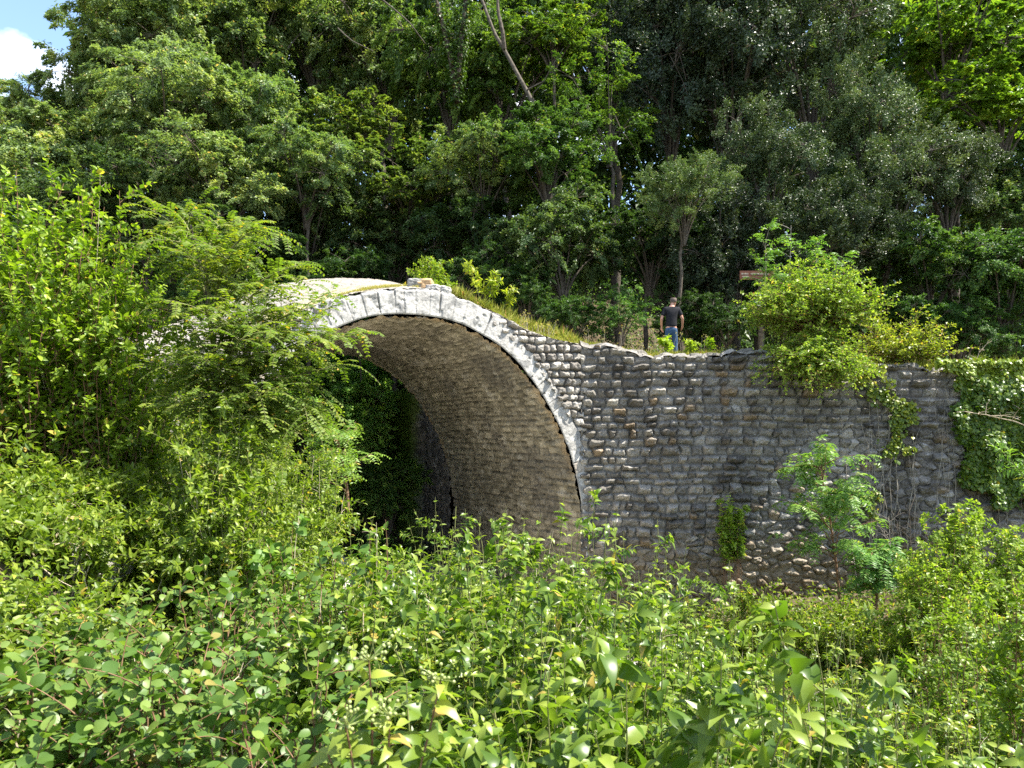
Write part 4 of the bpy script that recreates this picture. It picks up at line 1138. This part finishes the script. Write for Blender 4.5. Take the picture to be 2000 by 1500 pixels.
# dry roots over the rock
n = 34
A = c + np.stack([g_.uniform(-.5, .5, n), g_.uniform(-.45, -.2, n), g_.uniform(.15, .42, n)], -1)
E = A + np.stack([g_.normal(.05, .22, n), g_.uniform(-.15, .0, n), -g_.uniform(.2, .6, n)], -1)
C = bez(A, (A + E) / 2 + g_.normal(0, .08, A.shape) - np.array([0, .12, 0]), E, 12)
V, Fc = tubes(C, np.linspace(.006, .002, 12)[None] * np.ones((n, 1)), 4)
tag(mesh_np('dry_roots', V, Fc, M_DRY), 'tangle of dry pale roots hanging over the larger rock', 'roots')
# block on the crown
p = A0 + .34 * TT + .55 * NNV + UP * (float(ntop(np.array(.34))) + .13)
def bc(d, P, nz):
    k = sstep(-.1, .25, d[..., 0] + .4 * nz)  # sun side painted orange, shaded side left grey
    return mixc(np.array([.26, .25, .23]), np.array([.46, .29, .14]), k * .85) * (1 + .5 * nz)[..., None]
blk = blob('loose_block', p, (.30, .26, .17), g_, bc, boxy=.9, amp=.08, fr=3)
tag(blk, 'loose squared stone with an orange side lying on the crown of the bridge', 'stone')
for k, (u, s) in enumerate(((.75, .16), (.5, .13))):
    p2 = A0 + u * TT + .18 * NNV + UP * (float(ntop(np.array(u))) + .05)
    tag(blob('edge_stone', p2, (s * 1.3, s, s * .75), g_, lambda d, P, nz: mixc(np.array([.22, .21, .2]), np.array([.46, .44, .4]), np.clip(.5 + nz, 0, 1)), boxy=.3, amp=.2, fr=2),
        ['rough grey stone on the bridge edge farther from the loose orange block', 'rough grey stone on the bridge edge touching the loose orange block'][k], 'stone', 'stones on the crown of the bridge')


# ------------------------------------------------------------------ far wing wall with moss
def wing():
    g = np.random.default_rng(81)
    v1, z1 = np.arange(WID, 14.0, .04), np.arange(-6, 1.9, .04)
    Vv, Z = np.meshgrid(v1, z1)
    d, sid = rubble(Vv, Z, g, .3)
    h = .09 * hsh(sid) * sstep(0, .06, d) + .03 * fbm(Vv * 5, Z * 5)
    c = mixc(np.array([.07, .065, .06]), np.array([.20, .185, .165]), hsh(sid, 3))
    ms = sstep(11.2, 11.8, Vv + .4 * fbm(Vv * 2, Z * 1.2))
    c = mixc(c, np.array([.10, .16, .02]), ms * .8)
    U = 4.45 - .03 * (Vv - WID) - .45 * sstep(11.2, 12, Vv)
    P = bp(U, Vv, Z)
    top = 1.55 - .0 * Vv + .1 * fbm(Vv, Vv * 0)
    ins = Z < top; m = ins[:-1, :-1] & ins[1:, 1:]
    patch('wing_wall', P, np.broadcast_to(-TT, P.shape), h, np.clip(c, .02, .5), M_STONE, bridge, m)
    n = 5000
    vv = g.uniform(11.3, 13.9, n); zz = g.uniform(-3.5, 1.6, n)
    P = bp(3.93 - .03 * (vv - WID) - .05 - .08 * g.random(n), vv, zz)
    fo = Foliage(); fo.add(P, -TT * .4 - UP * .6 + g.normal(0, .5, (n, 3)), -TT + UP * .6 + g.normal(0, .5, (n, 3)), .10, .06, np.clip(g.normal(.5, .2, n), 0, 1), kind='lo')
    fo.build('moss', M_MOSS, bridge)
wing()


# ------------------------------------------------------------------ saplings, weeds and stalks along the wall top
def weed(label, px0, py0, px1, py1, Y, n, L, W, tint, seed, tw=0, cat='plant', name='weed', lm=None):
    g = np.random.default_rng(seed)
    b = at(px0, py0, Y); tp = at(px1, py1, Y)
    t = empty(name, b, label, cat, 'young plants on the wall and bridge')
    C = bez(b[None], (b * .5 + tp * .5)[None] + np.array([[(px0 - px1) * .002, 0, .05]]), tp[None], 14)
    fo = Foliage(); pr = [tubes(C, np.linspace(.012, .004, 14)[None], 5)]
    leafy(fo, C, n, .2, L, W, g, 'mid', True, .6, .5, (.1, .5), tone=(.35, .9))
    if tw:
        C2 = twigs(C, tw, .2, .35, g, up=.3); pr.append(tubes(C2, np.linspace(.005, .002, 7)[None] * np.ones((len(C2), 1)), 4))
        leafy(fo, C2, 7, .15, L, W, g, 'mid', True, .6, .5, (.1, .5), tone=(.35, .9))
    f = fo.build('foliage', lm or M_BRAM, t); f.color = (*tint, 1)
    V, Fc = join(pr); mesh_np('stem', V, Fc, M_GSTEM, t)
weed('tall thin sapling with sparse leaves on the bridge slope nearest the crown', 938, 592, 915, 515, 18.6, 9, .17, .06, (1.2, 1.1, 1.0), 1, 8, 'sapling', 'sapling')
weed('low arching sapling on the bridge slope just below the tall thin one', 955, 596, 962, 545, 18.7, 8, .17, .05, (1.2, 1.15, .9), 2, 10, 'sapling', 'sapling')
weed('short weed with drooping tip farthest down the bridge slope', 980, 612, 1002, 570, 18.8, 8, .14, .04, (1.2, 1.1, .9), 3, 8)
weed('leafy bright clump growing at the wall edge in front of the man', 1305, 697, 1302, 668, 19.35, 8, .12, .09, (1.2, 1.25, .9), 4, 9)
weed('spreading bright clump at the wall edge beside the leafy one', 1345, 699, 1352, 674, 19.35, 8, .10, .06, (1.1, 1.15, .8), 5, 10)
weed('greener tuft of leaves at the wall edge nearest the bright wall bush', 1385, 697, 1388, 672, 19.4, 8, .10, .05, (.95, 1.1, .8), 6, 9)


def stalks():
    g = np.random.default_rng(91)
    n = 85
    px = np.concatenate([g.uniform(1120, 1440, 55), g.uniform(1010, 1080, 30)]); Y = np.concatenate([g.uniform(19.4, 20.4, 55), g.uniform(18.8, 19.4, 30)])
    py0 = np.interp(px, [1010, 1080, 1140, 1250, 1440], [640, 668, 680, 700, 700])
    hgt = np.where(px > 1100, g.uniform(15, 60, n) * g.random(n) ** .3, g.uniform(15, 38, n))
    A = np.stack([at(a, b, y) for a, b, y in zip(px, py0, Y)]); E = np.stack([at(a + e, b - h, y) for a, b, y, h, e in zip(px, py0, Y, hgt, g.normal(0, 8, n))])
    C = bez(A, (A + E) / 2 + g.normal(0, .03, A.shape), E, 8)
    fo = Foliage()
    k = 5
    P = np.repeat(E, k, 0) + g.normal(0, .02, (n * k, 3)); fo.add(P, g.normal(0, 1, P.shape) + UP, g.normal(0, 1, P.shape), .045, .022, np.clip(g.normal(.8, .2, n * k), 0, 1), kind='lo')
    V, Fc = tubes(C, np.linspace(.006, .003, 8)[None] * np.ones((n, 1)), 3)
    tag(mesh_np('dry_stalks', V, Fc, M_DRY), kind='stuff')
    tag(fo.build('seed_heads', M_GRASS, None), kind='stuff')
stalks()


def bare_twigs(label, pts, n, spread, seed, mat, r=.01, name='dead_branch'):
    g = np.random.default_rng(seed)
    P = np.array([at(*p) for p in pts])
    o = empty(name, P[0], label, 'branch')
    t = np.linspace(0, len(P) - 1, 18)
    C = np.stack([np.interp(t, range(len(P)), P[:, k]) for k in range(3)], -1)[None] + np.cumsum(g.normal(0, .006, (1, 18, 3)), 1)
    C2 = twigs(C, n, .2, spread, g, K=8, up=.1); C3 = twigs(C2, 3, .2, spread * .4, g, K=6, up=.1)
    V, Fc = join([tubes(C, np.linspace(r, r * .35, 18)[None], 5)])
    mesh_np('limb', V, Fc, mat, o)
    V, Fc = join([tubes(C2, np.linspace(r * .5, r * .2, 8)[None] * np.ones((len(C2), 1)), 4), tubes(C3, np.linspace(r * .25, r * .12, 6)[None] * np.ones((len(C3), 1)), 3)])
    mesh_np('twigs', V, Fc, mat, o)
bare_twigs('bare bleached branch reaching in front of the ivy', [(2060, 860, 13), (1990, 825, 13), (1930, 812, 13), (1890, 806, 13)], 7, .5, 1, M_DRY, .014)
bare_twigs('bare forked twig poking up from the grass above the ivy', [(1905, 712, 19.6), (1915, 690, 19.6), (1935, 668, 19.6)], 5, .3, 2, M_DRY, .014)
for k, (a, b) in enumerate(((1735, 1005), (1755, 1030), (1775, 985))):
    bare_twigs(['thicket of bare brown twigs under the thin yellow-green ivy', 'bare brown twigs at the very foot of the wall by the pale vine mass', 'bare upright twigs rising closest to the dark ivy'][k],
               [(a + 15, 1190, 17.6), (a + 8, 1110, 17.8), (a, b, 18.2)], 16, .9, 10 + k, M_BARK if k else M_PALEBARK, .014)
weed('leafy willow-like branch in front of the ivy at the picture edge', 2040, 1010, 1950, 875, 11.5, 16, .13, .03, (1.15, 1.3, 1.1), 8, 12, 'branch', 'willow_branch', M_ELM)

# berry-bearing dogwood close to the camera
def berry():
    g = np.random.default_rng(101)
    Y = 1.55
    b = at(700, 1900, Y)
    t = empty('berry_dogwood', b, 'nearest dogwood branch carrying clusters of unripe green berries', 'shrub')
    ends = [(720, 1290, 1.5), (675, 1420, 1.45), (860, 1330, 1.6), (760, 1400, 1.5), (640, 1470, 1.5)]
    E = np.array([at(*e) for e in ends]); B = np.tile(b, (len(E), 1))
    C = bez(B, B * .4 + E * .6 + np.array([[.03, 0, .04]]), E, 14)
    fo = Foliage(); leafy(fo, C, 9, .55, .065, .034, g, 'hi', True, .5, .4, (.4, .9), tone=(.3, .7))
    f = fo.build('foliage', M_DOG, t, True); f.color = (1.1, 1.05, 1.1, 1)
    V, Fc = tubes(C, np.linspace(.004, .002, 14)[None] * np.ones((len(E), 1)), 6); mesh_np('stem', V, Fc, M_TWIG, t, smooth=True)
    Vs, Fs = [], []
    ths, phs = np.linspace(0, math.pi, 7), np.linspace(0, 2 * math.pi, 11)
    PH, TH = np.meshgrid(phs, ths); S = np.stack([np.sin(TH) * np.cos(PH), np.sin(TH) * np.sin(PH), np.cos(TH)], -1).reshape(-1, 3)
    for e in E[:4]:
        bs = e + g.normal(0, 1, (20, 3)) * np.array([.022, .015, .012]) + UP * .02
        parts = [(S * .0042 + q, grid_faces(7, 11)) for q in bs]
        cc = bez(np.tile(e, (20, 1)), (e + bs) / 2 + UP * .004, bs, 4); parts.append(tubes(cc, np.full((20, 4), .0008), 3))
        V, Fc = join(parts); mesh_np('berry_cluster', V, Fc, M_BERRY, t, smooth=True)
M_BERRY = plain_mat('green_berry', (.20, .26, .07), (.28, .32, .10), 60, .4, .5)
berry()


# ------------------------------------------------------------------ signpost behind the bush
M_SIGN = plain_mat('brown_sign', (.11, .035, .02), (.16, .055, .03), 5, .6, .3)
M_LET = plain_mat('pale_lettering', (.55, .50, .40), None, 5, .6, .3)
M_RED = plain_mat('red_paint', (.45, .03, .02), None, 5, .5, .3)
M_GRN = plain_mat('green_paint', (.02, .22, .08), None, 5, .5, .3)
M_WHT = plain_mat('white_paint', (.6, .6, .56), None, 5, .5, .3)


def boxv(x0, x1, y0, y1, z0, z1):
    V = np.array([(x, y, z) for x in (x0, x1) for y in (y0, y1) for z in (z0, z1)], float)
    return V, np.array([(0, 1, 3, 2), (4, 6, 7, 5), (0, 4, 5, 1), (2, 3, 7, 6), (0, 2, 6, 4), (1, 5, 7, 3)])


def sign():
    Y = 21.0
    q = lambda a, b: at(a, b, Y)
    zb = float(wtop(np.array(7.0)))
    o = empty('signpost', (q(1487, 0)[0], Y, zb), 'brown wooden trail sign on a post half hidden by the ash sapling', 'sign')
    x0, x1 = q(1484, 0)[0], q(1491, 0)[0]
    mesh_np('post', *boxv(x0, x1, Y + .03, Y + .13, zb - .2, q(0, 522)[2]), M_BARK, o)
    b = mesh_np('board', *boxv(q(1445, 0)[0], q(1513, 0)[0], Y - .015, Y + .026, q(0, 546)[2], q(0, 529)[2]), M_SIGN, o)
    g = random.Random(4); parts = []
    for row, (ya, yb, a, e) in enumerate(((533, 536.3, 1448, 1460), (538.5, 542, 1450, 1462), (533, 536.3, 1466, 1500))):
        x = a
        while x < e:
            w_ = g.uniform(.8, 1.6)
            for seg in range(2):
                parts.append(boxv(q(x + seg * w_ * .55, 0)[0], q(x + seg * w_ * .55 + .45, 0)[0], Y - .019, Y - .0155, q(0, yb)[2], q(0, ya + g.uniform(0, 1))[2]))
            x += w_ + .8
    V, Fc = join(parts); l = mesh_np('lettering', V, Fc, M_LET, None); l.parent = b
    l.matrix_parent_inverse.identity(); l.location = (-o.location[0], -o.location[1], -o.location[2])
    for nm, ya, yb, m1 in (('red_white_blaze', 571, 577.5, M_RED), ('green_white_blaze', 587.5, 597, M_GRN)):
        p = mesh_np(nm, *boxv(q(1471, 0)[0], q(1474.5, 0)[0], Y - .01, Y + .025, q(0, yb)[2], q(0, ya)[2]), m1, o)
        mesh_np('white_field', *boxv(q(1474.5, 0)[0], q(1485, 0)[0], Y - .01, Y + .024, q(0, yb)[2], q(0, ya)[2]), M_WHT, o)
sign()


# ------------------------------------------------------------------ the man
def skin(name, verts, edges, rad, mat, parent, sub=2):
    me = bpy.data.meshes.new(name); me.from_pydata([v for v in verts], edges, [])
    ob = bpy.data.objects.new(name, me); col.objects.link(ob)
    ob.modifiers.new('s', 'SKIN'); sm = ob.modifiers.new('u', 'SUBSURF'); sm.levels = sub; sm.render_levels = sub
    for i, r in enumerate(rad):
        d = me.skin_vertices[0].data[i]; d.radius = r if isinstance(r, tuple) else (r, r); d.use_root = i == 0
    dg = bpy.context.evaluated_depsgraph_get()
    m2 = bpy.data.meshes.new_from_object(ob.evaluated_get(dg)); m2.name = name
    bpy.data.objects.remove(ob)
    m2.materials.clear(); m2.materials.append(mat)
    m2.polygons.foreach_set('use_smooth', [True] * len(m2.polygons))
    o2 = bpy.data.objects.new(name, m2); col.objects.link(o2); o2.parent = parent
    return o2


def man():
    x, Y = at(1311, 0, 20.7)[0], 20.7
    t = empty('person', (x, Y, 1.90), 'man in a black t-shirt and blue jeans standing with his back turned, looking down', 'person')
    M_SKIN = plain_mat('skin', (.42, .22, .15), (.50, .27, .19), 30, .55, .35)
    M_SHIRT = plain_mat('black_cotton', (.012, .012, .015), (.02, .02, .024), 30, .9, .2)
    M_JEAN = plain_mat('blue_denim', (.025, .055, .11), (.05, .10, .175), 22, .85, .2)
    M_HAIR = plain_mat('short_grey_hair', (.07, .05, .04), (.14, .11, .09), 60, .8, .2)
    M_SHOE = plain_mat('brown_shoe', (.06, .04, .03), None, 20, .6, .3)
    f = np.array([.62, .70, -.28]); f /= np.linalg.norm(f)       # where he looks
    s = np.cross(f, UP); s /= np.linalg.norm(s); h = np.array([.075, .055, 1.69])
    V = [(0, 0, .95), (.005, 0, 1.12), (.01, 0, 1.30), (.015, .005, 1.44), (.035, .03, 1.555), tuple(h - UP * .05), tuple(h + UP * .035), tuple(h + UP * .075 - f * .01)]
    Rr = [.10, .095, .10, .075, .052, (.066, .08), (.074, .092), .05]
    E = [(i, i + 1) for i in range(7)]
    def chain(st, pts):
        p = st
        for q, r in pts:
            V.append(tuple(q)); Rr.append(r); E.append((p, len(V) - 1)); p = len(V) - 1
        return p
    chain(6, [(h + f * .098 - UP * .005, .016)]); chain(5, [(h - UP * .07 + f * .07, .032)])
    for k in (1, -1): chain(6, [(h + s * k * .083 - UP * .01, .014)])
    hands = []
    for k, pts in ((-1, [((-.17, 0, 1.46), .06), ((-.235, -.02, 1.32), .05), ((-.28, -.04, 1.17), .041), ((-.26, .06, 1.05), .036), ((-.235, .15, .96), .028), ((-.225, .19, .92), (.036, .02))]),
                   (1, [((.195, 0, 1.46), .06), ((.255, -.02, 1.33), .05), ((.30, -.04, 1.19), .041), ((.325, .05, 1.09), .036), ((.345, .14, 1.0), .028), ((.35, .18, .965), (.036, .02))])):
        p = chain(3, pts); hands.append((k, p, np.array(pts[-1][0]), nrm(np.array(pts[-1][0]) - np.array(pts[-2][0]))))
    for k, p, w_, d in hands:
        sd_ = nrm(np.cross(d, np.array([k * .6, -.3, -.6])))
        for j in range(4):
            a = w_ + d * .035 + sd_ * (j - 1.5) * .019; l = (.026, .031, .028, .021)[j]
            chain(p, [(a, .009), (a + d * l + np.array([-k * .008, 0, -.004]), .008), (a + d * l * 1.7 + np.array([-k * .022, .0, -.018]), .007)])
        a = w_ - d * .01 + sd_ * .035
        chain(p, [(a, .010), (a + d * .03 + sd_ * .015, .009), (a + d * .055 + sd_ * .012, .008)])
    for k in (-1, 1):
        chain(0, [((k * .095, 0, .86), .095), ((k * .11, .02, .50), .06), ((k * .12, -.02, .10), .04), ((k * .13, .05, .045), .035), ((k * .145, .15, .03), .03)])
    skin('body', V, E, Rr, M_SKIN, t)
    # t-shirt
    V = [(0, 0, .93), (0, 0, 1.02), (.005, 0, 1.14), (.01, 0, 1.31), (.015, .005, 1.43), (.028, .02, 1.51)]
    Rr = [(.178, .135), (.175, .135), (.172, .13), (.185, .135), (.145, .105), .068]
    E = [(i, i + 1) for i in range(5)]
    for a, b, c_ in (((-.17, 0, 1.45), (-.225, -.015, 1.33), (-.255, -.03, 1.235)), ((.195, 0, 1.45), (.25, -.015, 1.34), (.28, -.03, 1.25))):
        chain(4, [(a, .078), (b, .070), (c_, .064)])
    skin('t_shirt', V, E, Rr, M_SHIRT, t)
    V = [(0, 0, 1.0), (0, 0, .90)]; Rr = [(.160, .118), (.172, .135)]; E = [(0, 1)]
    for k in (-1, 1): chain(1, [((k * .092, 0, .80), .098), ((k * .112, .02, .50), .078), ((k * .122, -.015, .14), .064), ((k * .122, -.015, .06), .066)])
    skin('jeans', V, E, Rr, M_JEAN, t)
    for k in (-1, 1):
        skin('shoe', [(k * .12, -.06, .05), (k * .125, .04, .055), (k * .145, .17, .04)], [(0, 1), (1, 2)], [(.042, .045), (.045, .045), (.042, .035)], M_SHOE, t)
    # short hair round the back and sides, bald on top
    n = 26
    PH, TH = np.meshgrid(np.linspace(0, 2 * math.pi, 2 * n), np.linspace(0, math.pi, n))
    d = np.stack([np.sin(TH) * np.cos(PH), np.sin(TH) * np.sin(PH), np.cos(TH)], -1)
    P = h + UP * .012 + d * np.array([.086, .098, .103])
    face = (d * f).sum(-1)
    ok = (face < .25) & (d[..., 2] > -.55) & (d[..., 2] < .72)
    m = ok[:-1, :-1] & ok[1:, 1:] & ok[1:, :-1] & ok[:-1, 1:]
    hr = mesh_np('hair', P.reshape(-1, 3), grid_faces(n, 2 * n, m), M_HAIR, t, smooth=True, local=False)
    md = hr.modifiers.new('th', 'SOLIDIFY'); md.thickness = .012; md.offset = -1
man()




# ------------------------------------------------------------------ camera, sky, sun
cam = bpy.data.cameras.new('camera'); co = bpy.data.objects.new('camera', cam); col.objects.link(co)
cam.sensor_width = 36; cam.lens = 36 * F / 2000; cam.shift_y = (HY - 750) / 2000
cam.clip_end = 2000; cam.clip_start = .05
co.location = (0, 0, 0); co.rotation_euler = (R(90), 0, 0)
cam.dof.use_dof = True; cam.dof.focus_distance = 14; cam.dof.aperture_fstop = 9
sc.camera = co

SUN_AZ, SUN_EL = -10, 57
w = bpy.data.worlds.new('World'); sc.world = w; w.use_nodes = True
nt = w.node_tree; N, L = nt.nodes, nt.links; N.clear()
sky = N.new('ShaderNodeTexSky'); sky.sky_type = 'NISHITA'; sky.sun_disc = False
sky.sun_elevation = R(SUN_EL); sky.sun_rotation = R(90 - SUN_AZ); sky.dust_density = .6; sky.air_density = 1.0; sky.ozone_density = 1.5
tc = N.new('ShaderNodeTexCoord')
mp = N.new('ShaderNodeMapping'); mp.inputs['Scale'].default_value = (1, 1, 1.6); mp.inputs['Location'].default_value = (.35, 0.1, .2)
n1 = N.new('ShaderNodeTexNoise'); n1.inputs['Scale'].default_value = 5.5; n1.inputs['Detail'].default_value = 9; n1.inputs['Roughness'].default_value = .55
rp = N.new('ShaderNodeValToRGB'); rp.color_ramp.elements[0].position = .50; rp.color_ramp.elements[1].position = .62
mx = N.new('ShaderNodeMix'); mx.data_type = 'RGBA'; mx.inputs[7].default_value = (5.5, 5.7, 6.2, 1)
bg = N.new('ShaderNodeBackground'); bg.inputs[1].default_value = .13
ow = N.new('ShaderNodeOutputWorld')
L.new(tc.outputs['Generated'], mp.inputs[0]); L.new(mp.outputs[0], n1.inputs['Vector']); L.new(n1.outputs['Fac'], rp.inputs[0])
L.new(rp.outputs[0], mx.inputs[0]); L.new(sky.outputs[0], mx.inputs[6]); L.new(mx.outputs[2], bg.inputs[0]); L.new(bg.outputs[0], ow.inputs[0])

sl = bpy.data.lights.new('sun', 'SUN'); sl.energy = 5.0; sl.angle = R(.53); sl.color = (1, .95, .86)
so = bpy.data.objects.new('sun', sl); col.objects.link(so)
sd = Vector((math.cos(R(SUN_EL)) * math.cos(R(SUN_AZ)), math.cos(R(SUN_EL)) * math.sin(R(SUN_AZ)), math.sin(R(SUN_EL))))
so.rotation_euler = sd.to_track_quat('Z', 'Y').to_euler(); so.location = (20, -5, 40)

sc.view_settings.view_transform = 'Standard'; sc.view_settings.look = 'None'; sc.view_settings.gamma = 1
sc.view_settings.exposure = 1.65
cy = sc.cycles
cy.max_bounces = 6; cy.diffuse_bounces = 4; cy.glossy_bounces = 1; cy.transmission_bounces = 4; cy.transparent_max_bounces = 4
cy.use_denoising = False; cy.caustics_reflective = False; cy.caustics_refractive = False
cy.sample_clamp_indirect = 3
